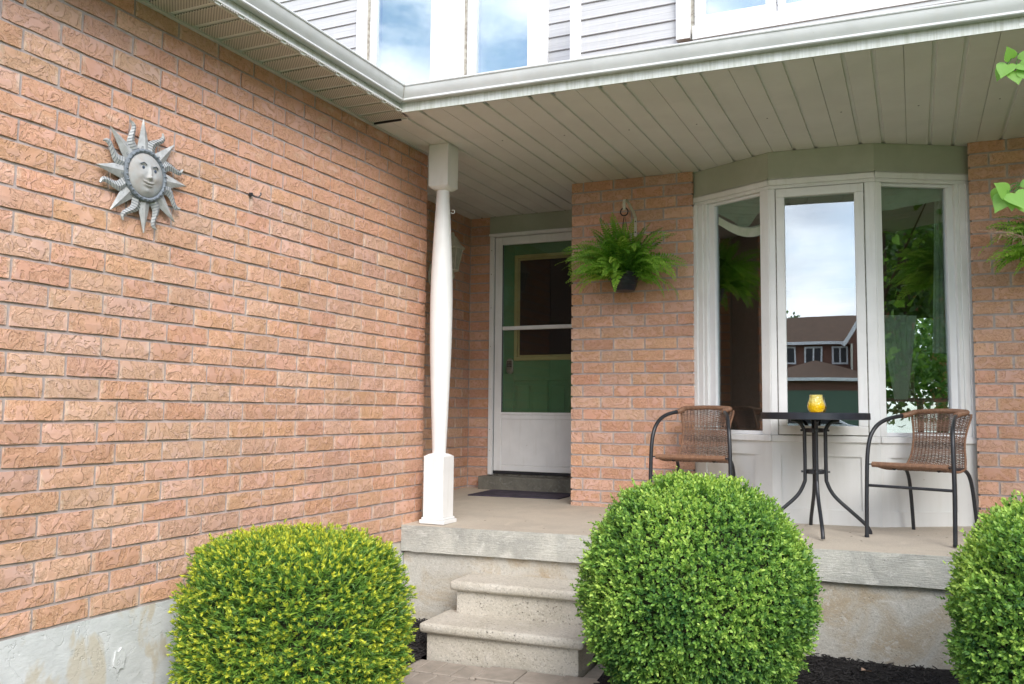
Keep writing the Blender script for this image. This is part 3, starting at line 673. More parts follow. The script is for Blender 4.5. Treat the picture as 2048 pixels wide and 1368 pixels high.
drape('curtain', ((2.58, .88), (3.02, 1.12)), lambda q: 1.98+.10*q, 2.17, 'valance', .012, 3, 'dark green valance inside the right side of the bay window', 'valance')
drape('curtain', ((2.86, 1.062), (2.965, 1.122)), 1.14, 2.12, 'curtain', .005, 3, 'pale green curtain panel hanging at the right edge of the bay window', 'curtain', taper=lambda v: (.55-.35*v, 1))
drape('curtain', ((2.585, .915), (2.80, 1.033)), .86, 1.365, 'curtain', .011, 6, 'striped green tie-back curtain narrowing downward, seen through the right bay light', 'curtain', taper=lambda v: (.02+.36*v, 1.0-.28*v))
# swag ribbon in left light
g = G(); vs = []
for i in range(25):
    q = i/24; x = 1.63+.36*q; y = .995-.195*q; z = 2.06-.11*math.sin(q*math.pi*.75)
    vs += [(x, y, z), (x, y-.01, z-.055-.02*q)]
g.add(vs, [(2*i, 2*i+2, 2*i+3, 2*i+1) for i in range(24)]); setp(g.build('curtain_ribbon', 'curtain', smooth=True), 'pale green swag ribbon crossing the top of the left bay light', 'curtain')

# ------------------------------------------------------------------ front door
YD = 1.77
dr = thing('storm_door', (.1, YD, .28), 'white aluminium storm door with glass over a plain kick panel', 'door')
def db(nm, x0, x1, y0, y1, z0, z1, m, b=.002): return G().box(x0, x1, YD+y0, YD+y1, z0, z1).build(nm, m, dr, bevel=b, seg=1)
XR = .56
db('door_frame', -.412, -.375, -.02, .06, .255, 2.236, 'white'); db('door_frame', XR+.005, XR+.04, -.02, .06, .255, 2.236, 'white'); db('door_frame', -.3745, XR+.0045, -.02, .06, 2.212, 2.236, 'white')
db('drip_cap', -.415, .6, -.032, -.0205, 2.218, 2.238, 'white')
db('stile', -.369, -.302, .0, .03, .287, 2.208, 'white', .004); db('stile', XR-.067, XR, .0, .03, .287, 2.208, 'white', .004)
db('top_rail', -.3015, XR-.0675, .0, .03, 2.143, 2.208, 'white', .004); db('middle_rail', -.3015, XR-.0675, -.001, .028, 1.434, 1.465, 'white', .004)
db('lock_rail', -.3015, XR-.0675, -.002, .028, .742, .762, 'white', .003); db('lock_rail', -.3015, XR-.0675, .002, .028, .706, .7415, 'white', .003)
db('kick_panel', -.3015, XR-.0675, .006, .026, .336, .7058, 'white', .003); db('bottom_rail', -.3015, XR-.0675, .0, .03, .287, .3355, 'white', .004)
db('pane', -.303, XR-.066, .014, .018, 1.464, 2.144, 'glass_dim', 0); db('pane', -.303, XR-.066, .014, .018, .762, 1.435, 'glass_dim', 0)
db('glazing_bead', -.3015, -.2975, -.001, .014, .763, 2.143, 'black_metal', 0); db('gap_seal', -.3748, -.3694, .008, .05, .262, 2.2118, 'black_metal', 0); db('sweep', -.3748, XR, .004, .04, .262, .2868, 'black_metal', 0)
for z in (.45, .62, .95, 1.3, 1.62, 1.9, 2.1): G().lathe([(.004, 0), (.003, .003)], (0, 0, 0), 8).build('frame_screw', 'caulk', dr, world=False).matrix_local = Matrix.Translation(Vector((-.394, YD-.021, z))-dr.location) @ Matrix.Rotation(math.pi/2, 4, 'X')
ed = thing('entry_door', (.1, YD+.11, .28), 'green panelled entry door with cream-framed dark window behind the storm door', 'door')
def eb(nm, x0, x1, y0, y1, z0, z1, m, b=.002, par=None): return G().box(x0, x1, YD+y0, YD+y1, z0, z1).build(nm, m, par or ed, bevel=b, seg=1)
PZ0, PZ1 = .45, 1.02; W1 = (-.235, -.065); W2 = (.075, .245)
eb('door_leaf', -.36, XR, .108, .14, .27, 2.23, 'green', 0)
for (a, b, z0, z1) in ((-.36, -.232, .27, 2.23), (-.232, XR, .27, PZ0), (-.232, XR, PZ1, 1.185), (-.232, XR, 2.066, 2.23), (-.062+.0, .072, PZ0, PZ1), (.248, XR, PZ0, PZ1), (.42, XR, 1.185, 2.066)):
    eb('door_face', a, b, .088, .1075, z0, z1, 'green', .004)
for a, b in (W1, W2): eb('raised_panel', a+.028, b-.028, .092, .1075, PZ0+.035, PZ1-.035, 'green', .006)
g = G(); frame_rect(g, -.228, .418, 1.187, 2.064, .03, YD+.075, YD+.099); g.build('window_trim', 'yellow', ed, bevel=.005)
g = G(); frame_rect(g, -.196, .386, 1.219, 2.032, .013, YD+.083, YD+.099); g.build('window_trim', 'yellow', ed, bevel=.003, seg=1)
eb('pane', -.183, .373, .095, .099, 1.232, 2.019, 'dark', 0)
lk = G(); ring = [(-.2625+.029*math.cos(a), 0, 1.14+.035*math.copysign(1, math.sin(a))*(1 if abs(math.sin(a)) > .01 else 0)+.029*math.sin(a)) for a in [math.pi*2*q/24 for q in range(24)]]
lk.prism(ring, (0, YD+.066, 0), (0, YD+.088, 0)); lko = lk.build('keypad_lock', 'steel', ed, bevel=.004)
for r_ in range(4):
    for c_ in range(3): G().box(-.283+c_*.0145, -.272+c_*.0145, YD+.062, YD+.067, 1.135+r_*.0125, 1.144+r_*.0125).build('key', 'black_metal', lko, world=True)
bl = G(); bl.lathe([(.004, -.014), (.013, -.01), (.016, 0), (.013, .008), (.008, .012)], n=16); q = bl.build('lock_knob', 'steel', lko, world=False, smooth=True); q.matrix_local = Matrix.Translation(Vector((-.262, YD+.055, 1.105))-ed.location) @ Matrix.Rotation(math.pi/2, 4, 'X')
hd = G().box(-.418, .6, YD-.012, YD+.05, 2.2385, ZS-.001).build('door_header', 'olive', bevel=.002); setp(hd, 'flat olive board above the front door', 'header')
ds = G().box(-.452, .591, 1.60+.06, 1.80, .13, .247).build('door_step', 'doorstep', bevel=.006); setp(ds, 'dark stained concrete block step below the storm door', 'step')
G().box(-.62, .45, 1.78, 1.81, ZS-.004, ZS+.009).build('soffit_seam', 'groove', sof); G().box(-.6, .6, 1.8, 1.83, .1, .27).build('threshold', 'caulk', ds, world=False)
dm = G().prism([(-.32, 1.225, 0), (.40, 1.275, 0), (.42, 1.62, 0), (-.30, 1.62, 0)], (0, 0, .1335), (0, 0, .1455)).build('door_mat', 'mat_rubber', bevel=.003)
dm2 = G(); 
setp(dm, 'thin dark purple rubber door mat on the porch floor', 'door mat')
for vi in dm.data.vertices: vi.co.z += .025*(vi.co.y-1.45)+.0
# ------------------------------------------------------------------ porch post
pt = thing('porch_post', (.168, -.105, .1), 'white turned porch post with square ends at the corner of the slab', 'post')
lean = Vector((.018, -.033, 0))/2.28
class Sh(G):
    def fin(s): s.v = [tuple(Vector(v)+lean*(v[2]-1.1)) for v in s.v]; return s
px_, py_ = .168, -.105; hw = .0665
def pb(nm, h, z0, z1, b=.003):
    g = Sh(); g.box(px_-h, px_+h, py_-h, py_+h, z0, z1); g.fin(); return g.build(nm, 'white', pt, bevel=b)
pb('plinth', .083, .099, .122, .004); pb('plinth', .074, .1225, .136, .005)
pb('lower_block', hw, .1365, .497); pb('upper_block', hw, 2.128, ZS-.001)
def dome(nm, z0, z1, up_):
    g = Sh(); n = 48; vs = []; K = 8
    for j in range(K+1):
        t = j/K
        for q in range(n):
            a = 2*math.pi*(q+.5)/n; c, s_ = math.cos(a), math.sin(a); sq = (hw-.001)/max(abs(c), abs(s_)); rr = sq*(1-t)+.036*t
            vs.append((px_+rr*c, py_+rr*s_, z0+(z1-z0)*(1-(1-t)**2)))
    g.add(vs, [(j*n+q, j*n+(q+1) % n, (j+1)*n+(q+1) % n, (j+1)*n+q) for j in range(K) for q in range(n)]); g.fin(); g.build(nm, 'white', pt, smooth=True)
dome('shoulder', .4965, .513, 1); dome('shoulder', 2.1285, 2.108, -1)
prof = [(.041, .505), (.0415, .53), (.047, .65), (.054, .83), (.0625, 1.05), (.067, 1.22), (.068, 1.38), (.0665, 1.52), (.062, 1.66), (.054, 1.83), (.0455, 1.98), (.0385, 2.115)]
pr = [(p.x, p.y) for p in bez([(a, b, 0) for a, b in prof], 5)]
g = Sh(); g.lathe(pr, (px_, py_, 0), 40); g.fin(); g.build('turned_shaft', 'white', pt, smooth=True)
hk = G(); hp = [(.2, -.1, 1.975), (.222, -.1, 1.975)] + [(.236+.011*math.cos(a), -.1, 1.980+.011*math.sin(a)) for a in np.linspace(math.pi*1.15, math.pi*2.75, 14)]
hk.tube(hp, .0022, 6); setp(hk.build('screw_hook', 'white', smooth=True), 'small white screw hook in the upper right of the porch post', 'hook')

# ------------------------------------------------------------------ bistro chairs
def chair(label, grp):
    th = thing('bistro_chair', (0, 0, 0), label, 'chair', grp)
    w, d = .236, .50
    def zb(y): return 0
    arm_l = [(-w, 0, 0), (-w, .008, .25), (-w+.006, .018, .48), (-w+.022, .06, .585), (-w+.05, .16, .642), (-w+.1, .33, .672), (-.145, .445, .688), (-.07, .476, .694), (0, .483, .696)]
    half = bez(arm_l, 6); full = half + [Vector((-p.x, p.y, p.z)) for p in half[::-1][1:]]
    a_end = len(half)
    legL = [p for p in half if p.z < .5 and p.y < .1]; i1 = len(legL)
    G().tube(half[:i1+1], .0115, 10).build('front_leg', 'black_metal', th, world=False, smooth=True)
    G().tube([Vector((-p.x, p.y, p.z)) for p in half[:i1+1]], .0115, 10).build('front_leg', 'black_metal', th, world=False, smooth=True)
    G().tube(full[i1:len(full)-i1], .0115, 10).build('arm_rail', 'black_metal', th, world=False, smooth=True)
    for s in (-1, 1):
        rl = bez([(s*.12, .10, .375), (s*.155, .25, .378), (s*.168, .35, .366), (s*.172, .41, .30), (s*.176, .45, .14), (s*.18, .475, 0)], 5)
        G().tube(rl, .0105, 10).build('rear_leg', 'black_metal', th, world=False, smooth=True)
    G().tube([(-w, .012, .28), (w, .012, .28)], .008, 8).build('stretcher', 'black_metal', th, world=False, smooth=True)
    for s in (-1, 1): G().tube([(s*w, .012, .395), (s*.19, .016, .396)], .004, 6).build('seat_bracket', 'black_metal', th, world=False)
    # wicker: seat surface curving up into the back, waisted
    def S(u, v):                                      # u -1..1 across, v 0..1 front->top
        if v < .42: t = v/.42; y = .02+.34*t; z = .395-.022*math.sin(t*math.pi)-.012*t; hw_ = .205-.04*t
        else:
            t = (v-.42)/.58; a = min(1, t/.25); y = .36+.045*math.sin(a*math.pi/2)+.062*max(0, t-.2); z = .383+ (.30*t)+(.0 if a == 1 else -.02*(1-a)*a); hw_ = .165 - .022*math.sin(min(1, t*1.1)*math.pi) - .015*(t < 0)
            hw_ += .0*t
            y += .03*max(0, t-.5)
        y += -.012*(u*u)*(1 if v > .42 else 0)
        return Vector((u*hw_, y, z))
    g = G(); nv = 78; nu = 30
    stakes = [-.9+1.8*i/14 for i in range(15)]
    for i in range(nv):                               # weft strands
        v = .012+.976*i/(nv-1)
        if random.random() < .03: continue
        pts = []
        for j in range(nu+1):
            u = -1+2*j/nu; p = S(u, v); q = S(u, min(1, v+.01)); nrm = (S(min(1, u+.02), v)-S(u-.02, v)).cross(q-p)
            nrm = nrm.normalized() if nrm.length > 0 else Vector((0, 0, 1))
            pts.append(p + nrm*.003*math.cos(math.pi*(u+.9)/(1.8/14) + math.pi*(i % 2)) + Vector((0, 0, random.gauss(0, .0006))))
        g.tube(pts, .0029, 4, caps=False)
    for u in stakes: g.tube([S(u, v) for v in np.linspace(0, 1, 26)], .0032, 4, caps=False)
    o = g.build('seat_weave', 'wicker', th, world=False, smooth=True); o['kind'] = 'stuff'
    def wrap(name, pts, r, pitch=.0075):
        pts = [Vector(p) for p in pts]; L_ = sum((b-a).length for a, b in zip(pts[:-1], pts[1:])); n = int(L_/pitch*3); out_ = []; rr = []
        for i in range(n+1):
            s_ = i/n*L_; k = 0
            while k < len(pts)-2 and s_ > (pts[k+1]-pts[k]).length: s_ -= (pts[k+1]-pts[k]).length; k += 1
            out_.append(pts[k].lerp(pts[k+1], min(1, s_/max(1e-6, (pts[k+1]-pts[k]).length)))); rr.append(r*(1, 1.0, .84)[i % 3])
        G().tube(out_, rr, 10).build(name, 'wicker_wrap', th, world=False, smooth=False)
    wrap('front_roll', [(-.205, .016, .395), (.205, .016, .395)], .0155)
    wrap('top_roll', [p for p in full if abs(p.x) < .158], .0155)
    for s in (-1, 1): wrap('side_binding', [S(s, v) for v in np.linspace(0, .99, 30)], .0068, .009)
    for p_ in (half[0], Vector((-half[0].x, 0, 0))): G().lathe([(.0125, 0), (.0125, .012)], (p_.x, p_.y, -.001), 10).build('foot_cap', 'pot', th, world=False)
    return th
ch = chair('right brown wicker bistro chair, fully in view beside the round table', 'wicker bistro chairs on the porch')
def place_chair(c, x, y, rz):
    c.location = (x, y, slabz(y)+.004); c.rotation_euler = (-.012, 0, rz)
chl = copy_tree(ch); chl['label'] = 'left brown wicker bistro chair, its legs hidden behind the middle bush'
place_chair(ch, 2.735, .30, math.radians(-23)); ch.scale = (.965, .965, .985); place_chair(chl, 1.572, .36, math.radians(-1))

# ------------------------------------------------------------------ bistro table with candle jar
TC = Vector((2.262, .455, 0)); tz = slabz(.48)
tb = thing('bistro_table', (TC.x, TC.y, tz), 'small round black-rimmed bistro table on four bowed legs', 'table')
R_ = .293; ztop = .776-tz
G().lathe([(R_-.004, ztop-.0385), (R_, ztop-.036), (R_, ztop-.003), (R_-.003, ztop), (R_-.018, ztop), (R_-.02, ztop-.004)], n=64).build('table_rim', 'table_top', tb, world=False, smooth=True)
G().lathe([(.0, ztop-.0035), (R_-.021, ztop-.0035)], n=48, caps=False).build('table_face', 'table_face', tb, world=False)
for k_ in range(4):
    a = math.radians(-78 + 90*k_); dx, dy = math.cos(a), math.sin(a)
    pr_ = [(.13, ztop-.04), (.085, ztop-.055), (.058, ztop-.095), (.056, ztop-.14), (.056, .32), (.062, .27), (.10, .20), (.19, .115), (.255, .055), (.278, .02), (.283, 0)]
    leg = G(); leg.tube(bez([(r*dx, r*dy, z) for r, z in pr_], 6), .0105, 10); lo = leg.build('table_leg', 'black_metal', tb, world=False, smooth=True)
    for zz in (.565, .335): G().tube([(.06*dx, .06*dy, zz), (.077*dx, .077*dy, zz)], .006, 8).build('bolt', 'black_metal', lo, world=False)
for zz in (.565, .335): G().lathe([(.046, zz-.012), (.05, zz-.010), (.05, zz+.010), (.046, zz+.012)], n=24).build('leg_ring', 'black_metal', tb, world=False)
jar = thing('candle_jar', (TC.x+.012, TC.y-.03, .776), 'honeycomb yellow glass candle jar on the round table', 'candle jar')
G().lathe([(.026, 0), (.036, .004), (.045, .02), (.0475, .035), (.044, .055), (.037, .075), (.034, .088), (.036, .098), (.033, .099), (.031, .09), (.034, .075), (.041, .053), (.0445, .035), (.042, .02), (.03, .01)], n=36).build('jar_glass', 'jar', jar, world=False, smooth=True)
G().lathe([(.0405, .012), (.043, .035), (.042, .045)], n=24).build('wax', 'yellow', jar, world=False, smooth=True)

# ------------------------------------------------------------------ hanging ferns
def leaf_mesh(name, quads, tones, m):
    me = bpy.data.meshes.new(name); V = np.array(quads, dtype=np.float32); n = V.shape[0]; kk = V.shape[1]
    me.vertices.add(n*kk); me.vertices.foreach_set('co', V.reshape(-1))
    if kk == 4: tri = np.array([[0, 1, 2], [0, 2, 3]])
    else: tri = np.array([[0, 1, 5], [1, 2, 5], [2, 4, 5], [2, 3, 4]])
    F = (np.arange(n)[:, None, None]*kk + tri[None]).reshape(-1)
    nf = n*len(tri); me.loops.add(nf*3); me.loops.foreach_set('vertex_index', F.astype(np.int32)); me.polygons.add(nf)
    me.polygons.foreach_set('loop_start', np.arange(0, nf*3, 3, dtype=np.int32))
    try: me.polygons.foreach_set('loop_total', np.full(nf, 3, dtype=np.int32))
    except Exception: pass
    me.update(calc_edges=True)
    at = me.attributes.new('tone', 'FLOAT', 'POINT'); at.data.foreach_set('value', np.repeat(np.array(tones, dtype=np.float32), kk))
    me.materials.append(MB_[m]); return me
def frond(L_, th0, az, droop, rnd):
    pts = []; p = Vector((0, 0, 0)); el = th0; n = 24
    d_az = az
    for i in range(n+1):
        pts.append(p.copy()); el -= droop/n*(.4+1.4*i/n); d_az += rnd.gauss(0, .012)
        p = p + Vector((math.cos(el)*math.cos(d_az), math.cos(el)*math.sin(d_az), math.sin(el)))*L_/n
    roll = rnd.gauss(0, .75); Q = []; T = []; base = rnd.uniform(.12, .5); lt = rnd.uniform(.25, .5) if th0 < .9 else .15
    for i in range(2, n+1):
        t = i/n; tan = (pts[i]-pts[i-1]).normalized(); sd_ = tan.cross(Vector((0, 0, 1)));
        if sd_.length < .05: sd_ = Vector((math.sin(az), -math.cos(az), 0))
        sd_.normalize(); sd_ = (Matrix.Rotation(roll, 3, tan) @ sd_).normalized(); upv = sd_.cross(tan)
        ln = .052*min(1, t*4+.25)*(1-t**2.2)+.006
        for s in (-1, 1):
            d = (sd_*s + tan*.28 + upv*rnd.uniform(-.35, .1)).normalized()*ln*rnd.uniform(.85, 1.1); w = tan*(.0108*(1-t*.3)); b0 = pts[i]+sd_*s*.001
            Q.append([b0-w, b0+d*.55-w*.8+upv*.002, b0+d, b0+d*.5+w]); T.append(min(1, max(0, base+lt*t+rnd.gauss(0, .07))))
    for i in range(n):                                # rachis
        w = Vector((0, 0, .0012)); sdv = Vector((math.sin(az), -math.cos(az), 0))*.0013
        Q.append([pts[i]-sdv, pts[i]+sdv, pts[i+1]+sdv, pts[i+1]-sdv]); T.append(.5)
    return leaf_mesh('frond', Q, T, 'fern_leaf')
def fern(loc, label, seed, bx):
    rnd = random.Random(seed)
    th = thing('hanging_fern', loc, label, 'hanging plant', 'hanging ferns beside the bay window')
    G().lathe([(.066, 0), (.072, .006), (.088, .06), (.096, .11), (.099, .122), (.094, .122), (.09, .11), (.06, .1)], n=32).build('pot', 'pot', th, world=False, smooth=True)
    for z in (.035, .062, .088): G().lathe([(.0805+(z-.03)*.29, z-.002), (.0835+(z-.03)*.29, z), (.0805+(z-.03)*.29, z+.002)], n=32, caps=False).build('pot_rib', 'pot', th, world=False)
    G().lathe([(.0, .108), (.091, .108)], n=24, caps=False).build('soil', 'soil', th, world=False)
    for k in range(3):
        a = k*2.094+.5; G().tube([(.093*math.cos(a), .093*math.sin(a), .12), (.004*math.cos(a), .004*math.sin(a), .50)], .0016, 5).build('hanger', 'pot', th, world=False)
    G().tube([(.026*math.cos(a), 0, .535+.026*math.sin(a)) for a in np.linspace(0, 6.283, 22)], .0045, 8).build('hanger_ring', 'pot', th, world=False, smooth=True)
    for i in range(140):
        az = rnd.uniform(0, 6.283) if i % 3 else rnd.gauss(-1.57, .9); kind = rnd.random()
        if kind < .30: el, L_, dr_ = rnd.uniform(1.05, 1.5), rnd.uniform(.29, .42), rnd.uniform(.4, 1.0)
        elif kind < .7: el, L_, dr_ = rnd.uniform(.5, 1.05), rnd.uniform(.34, .48), rnd.uniform(.9, 1.7)
        else: el, L_, dr_ = rnd.uniform(-.05, .5), rnd.uniform(.28, .44), rnd.uniform(.5, 1.3)
        if math.sin(az) > .25: L_ *= .55              # the wall side is short
        me = frond(L_, el, az, dr_, rnd); o = link('frond', me, th, (.03*math.cos(az)+rnd.gauss(0, .012), .03*math.sin(az)+rnd.gauss(0, .012), .115))
    return th
fern((1.036, .825, 1.572), 'lush green fern hanging in a black pot on the brick pier', 4, 1)
fern((3.53, .80, 1.56), 'second fern at the right edge of the picture, only its left fronds in view', 9, 1)
def bracket(x, y, z, label):
    th = thing('plant_bracket', (x, 1.0, z), label, 'bracket', 'white plant brackets')
    G().box(x-.009, x+.009, .998, 1.004, z-.16, z-.02).build('wall_plate', 'cream', th, bevel=.002, seg=1)
    ap = [(x, 1.0, z-.03), (x-.006, .97, z+.005), (x-.02, .90, z+.055), (x-.023, .86, z+.066), (x-.024, .825, z+.06), (x-.024, .815, z+.03), (x-.024, .82, z-.012)]
    g = G(); 
    for a, b in zip(ap[:-1], ap[1:]):
        a, b = Vector(a), Vector(b); w = Vector((.009, 0, 0)); t = (b-a).normalized().cross(Vector((1, 0, 0)))*.003
        g.add([a-w-t, a+w-t, a+w+t, a-w+t, b-w-t, b+w-t, b+w+t, b-w+t], [(0,3,2,1),(4,5,6,7),(0,1,5,4),(1,2,6,5),(2,3,7,6),(3,0,4,7)])
    g.build('arm', 'cream', th)
    for zz in (z-.055, z-.13): G().box(x-.003, x+.003, .9955, .998, zz-.004, zz+.004).build('slot', 'dark', th)
bracket(1.062, 0, 2.13, 'cream metal plant bracket screwed to the brick pier above the fern')
bracket(3.556, 0, 2.12, 'cream metal plant bracket above the second fern, outside the right edge')

# ------------------------------------------------------------------ clipped shrubs
def lump(d, seed):                                    # low-frequency swelling of a clipped ball
    x, y, z = d[:, 0], d[:, 1], d[:, 2]; s = seed
    return (np.sin(4.1*x+s)+np.sin(4.7*y+1.3*s)+np.sin(5.3*z+.7*s))*.016 + (np.sin(11*x+2*s)*np.sin(10*y+s)+np.sin(12*z+s)*np.sin(9*x-s))*.02 + np.sin(23*x+s)*np.sin(21*y-s)*np.sin(19*z+2*s)*.03
def fib(n):
    i = np.arange(n)+.5; ph = np.arccos(1-2*i/n); th = math.pi*(1+5**.5)*i
    return np.stack([np.cos(th)*np.sin(ph), np.sin(th)*np.sin(ph), np.cos(ph)], 1)
def ortho(N):
    a = np.cross(N, np.array([0, 0, 1.])+RNG.normal(0, .3, N.shape)); a /= np.linalg.norm(a, axis=1)[:, None]+1e-9; return a, np.cross(N, a)
def surf(n, R, seed, sq):
    d = fib(n)+RNG.normal(0, .012, (n, 3)); d /= np.linalg.norm(d, axis=1)[:, None]
    pw = sq; e = 1/(np.sum(np.abs(d)**pw, axis=1)**(1/pw)); rad = e*(1+lump(d, seed))
    P = d*rad[:, None]*np.array(R); N = d/np.array(R)*min(R); N /= np.linalg.norm(N, axis=1)[:, None]
    return d, P, N
def boxwood(loc, R, seed, label, n=11500):
    th = thing('boxwood_bush', loc, label, 'bush', 'clipped round boxwood bushes in the bed')
    d, P, N = surf(n, R, seed, 2.35)
    depth = RNG.uniform(0, 1, n)**1.5*.07; P = P - N*depth[:, None]
    cre = np.sin(7*d[:, 0]+2*seed+3*d[:, 2])*np.sin(8*d[:, 2]-seed+2*d[:, 1]); P = P - N*(.045*np.clip(cre-.55, 0, 1)*2.2)[:, None]; stray = RNG.uniform(0, 1, n) < .05; P = P + N*(stray*RNG.uniform(.01, .035, n))[:, None]
    ax = N + RNG.normal(0, .42, (n, 3)) + np.array([0, -.0, .30]); ax /= np.linalg.norm(ax, axis=1)[:, None]
    u, w = ortho(ax); Q = []; T = []
    tone0 = RNG.uniform(.12, .5, n) + .22*np.clip(np.sin(6*d[:, 0]+seed)*np.sin(5*d[:, 2]-seed)+.2, -.6, 1) + .16*d[:, 2]  # tone rises toward the top, painting in light from above
    sl_ = RNG.uniform(.035, .06, n)
    for k in range(9):
        f = k/8; ang = k*math.pi/2 if k % 2 == 0 else k*math.pi/2; ang = (k//2)*(math.pi/2) + (k % 2)*math.pi + RNG.normal(0, .3, n)
        if k == 8: tilt = RNG.normal(0, .25, n)
        else: tilt = RNG.uniform(.7, 1.15, n)*(1-.35*f)
        rad = u*np.cos(ang)[:, None] + w*np.sin(ang)[:, None]
        dr_ = ax*np.cos(tilt)[:, None] + rad*np.sin(tilt)[:, None]
        b0 = P + ax*(sl_*(f-.6))[:, None]
        ln = RNG.uniform(.0145, .022, n)*(1-.15*f); wd = ln*.28
        sdv = np.cross(dr_, ax+RNG.normal(0, .2, (n, 3))); sdv /= np.linalg.norm(sdv, axis=1)[:, None]+1e-9; nr = np.cross(sdv, dr_)
        c = lambda a, b, z: b0 + dr_*(ln*a)[:, None] + sdv*(wd*b)[:, None] + nr*(ln*z)[:, None]
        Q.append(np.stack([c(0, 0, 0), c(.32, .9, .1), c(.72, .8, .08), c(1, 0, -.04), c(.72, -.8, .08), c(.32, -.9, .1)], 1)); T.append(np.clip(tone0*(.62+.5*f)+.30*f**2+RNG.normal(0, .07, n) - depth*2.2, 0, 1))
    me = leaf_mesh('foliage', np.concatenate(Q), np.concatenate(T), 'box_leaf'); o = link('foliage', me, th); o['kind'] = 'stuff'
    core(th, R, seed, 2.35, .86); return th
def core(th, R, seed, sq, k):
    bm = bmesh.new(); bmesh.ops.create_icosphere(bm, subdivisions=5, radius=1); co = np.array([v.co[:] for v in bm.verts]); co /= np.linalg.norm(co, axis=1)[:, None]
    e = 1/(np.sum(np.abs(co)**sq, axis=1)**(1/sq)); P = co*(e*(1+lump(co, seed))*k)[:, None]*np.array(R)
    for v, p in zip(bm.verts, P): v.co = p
    me = bpy.data.meshes.new('dark_core'); bm.to_mesh(me); bm.free(); me.materials.append(MB_['core']); link('dark_core', me, th)  # solid core, coloured dark to stand for the shaded inside of the bush
    G().tube([(0, 0, -R[2]*1.02-.06), (0, 0, -R[2]*.8)], .03, 8).build('stem', 'twig', th, world=False)
boxwood((1.904, -.93, -.01), (.475, .475, .485), 1.7, 'round clipped boxwood bush in the middle, between the steps and the bare slab edge')
boxwood((3.365, -.96, 0.0), (.478, .478, .47), 4.1, 'round clipped boxwood bush cut off by the right edge of the picture')
def yew(loc, R, seed, n=8600):
    th = thing('yew_bush', loc, 'low flat-topped yew bush with yellow tips, at the foot of the garage wall', 'bush')
    d, P, N = surf(n, R, seed, 3.4)
    zn = P[:, 2]/R[2]; P[:, 2] = R[2]*np.where(zn > 0, .55*np.sin(np.clip(zn, -1, 1)*math.pi/2)+.45*zn, zn)
    depth = RNG.uniform(0, 1, n)**1.4*.06; P = P-N*depth[:, None]
    ax = N*.8 + RNG.normal(0, .45, (n, 3)) + np.array([0, 0, .35]); ax /= np.linalg.norm(ax, axis=1)[:, None]; u, w = ortho(ax)
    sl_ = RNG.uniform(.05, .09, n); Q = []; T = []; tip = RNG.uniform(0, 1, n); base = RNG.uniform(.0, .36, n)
    K = 18
    for k in range(K):
        f = k/(K-1); flat = RNG.normal(0, .45, n)+(k % 2)*math.pi
        rad = u*np.cos(flat)[:, None]+w*np.sin(flat)[:, None]; tilt = (1.15-.55*f)+RNG.normal(0, .1, n)
        dr_ = ax*np.cos(tilt)[:, None]+rad*np.sin(tilt)[:, None]; b0 = P+ax*(sl_*(f-.55))[:, None]
        ln = RNG.uniform(.024, .034, n)*(1-.35*f); sdv = np.cross(dr_, rad+RNG.normal(0, .3, (n, 3))); sdv /= np.linalg.norm(sdv, axis=1)[:, None]+1e-9; wd = .0023
        c = lambda a, b: b0+dr_*(ln*a)[:, None]+sdv*b
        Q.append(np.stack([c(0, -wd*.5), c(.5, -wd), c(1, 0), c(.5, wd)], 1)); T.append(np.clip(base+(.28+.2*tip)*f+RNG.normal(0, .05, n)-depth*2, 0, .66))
    m_ = tip > .36; Pm, am, um, wm = P[m_]+(ax*(sl_*.45)[:, None])[m_], ax[m_], u[m_], w[m_]; n2 = m_.sum(); tt = tip[m_]
    for k in range(8):                                # new yellow growth
        ang = k*.785+RNG.normal(0, .2, n2); rad = um*np.cos(ang)[:, None]+wm*np.sin(ang)[:, None]; tilt = RNG.uniform(.25, .75, n2)
        dr_ = am*np.cos(tilt)[:, None]+rad*np.sin(tilt)[:, None]; sdv = np.cross(dr_, am); sdv /= np.linalg.norm(sdv, axis=1)[:, None]+1e-9; ln = RNG.uniform(.012, .02, n2); b0 = Pm+am*RNG.uniform(-.004, .008, n2)[:, None]
        c = lambda a, b: b0+dr_*(ln*a)[:, None]+sdv*b
        Q.append(np.stack([c(0, -.001), c(.5, -.0026), c(1, 0), c(.5, .0026)], 1)); T.append(np.clip(.74+.3*(tt-.42)+RNG.normal(0, .07, n2), .6, 1))
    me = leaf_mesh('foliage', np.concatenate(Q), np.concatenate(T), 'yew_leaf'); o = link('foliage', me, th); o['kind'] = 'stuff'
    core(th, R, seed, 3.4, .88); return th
yew((.50, -1.85, -.14), (.385, .39, .385), 2.3, 8200)

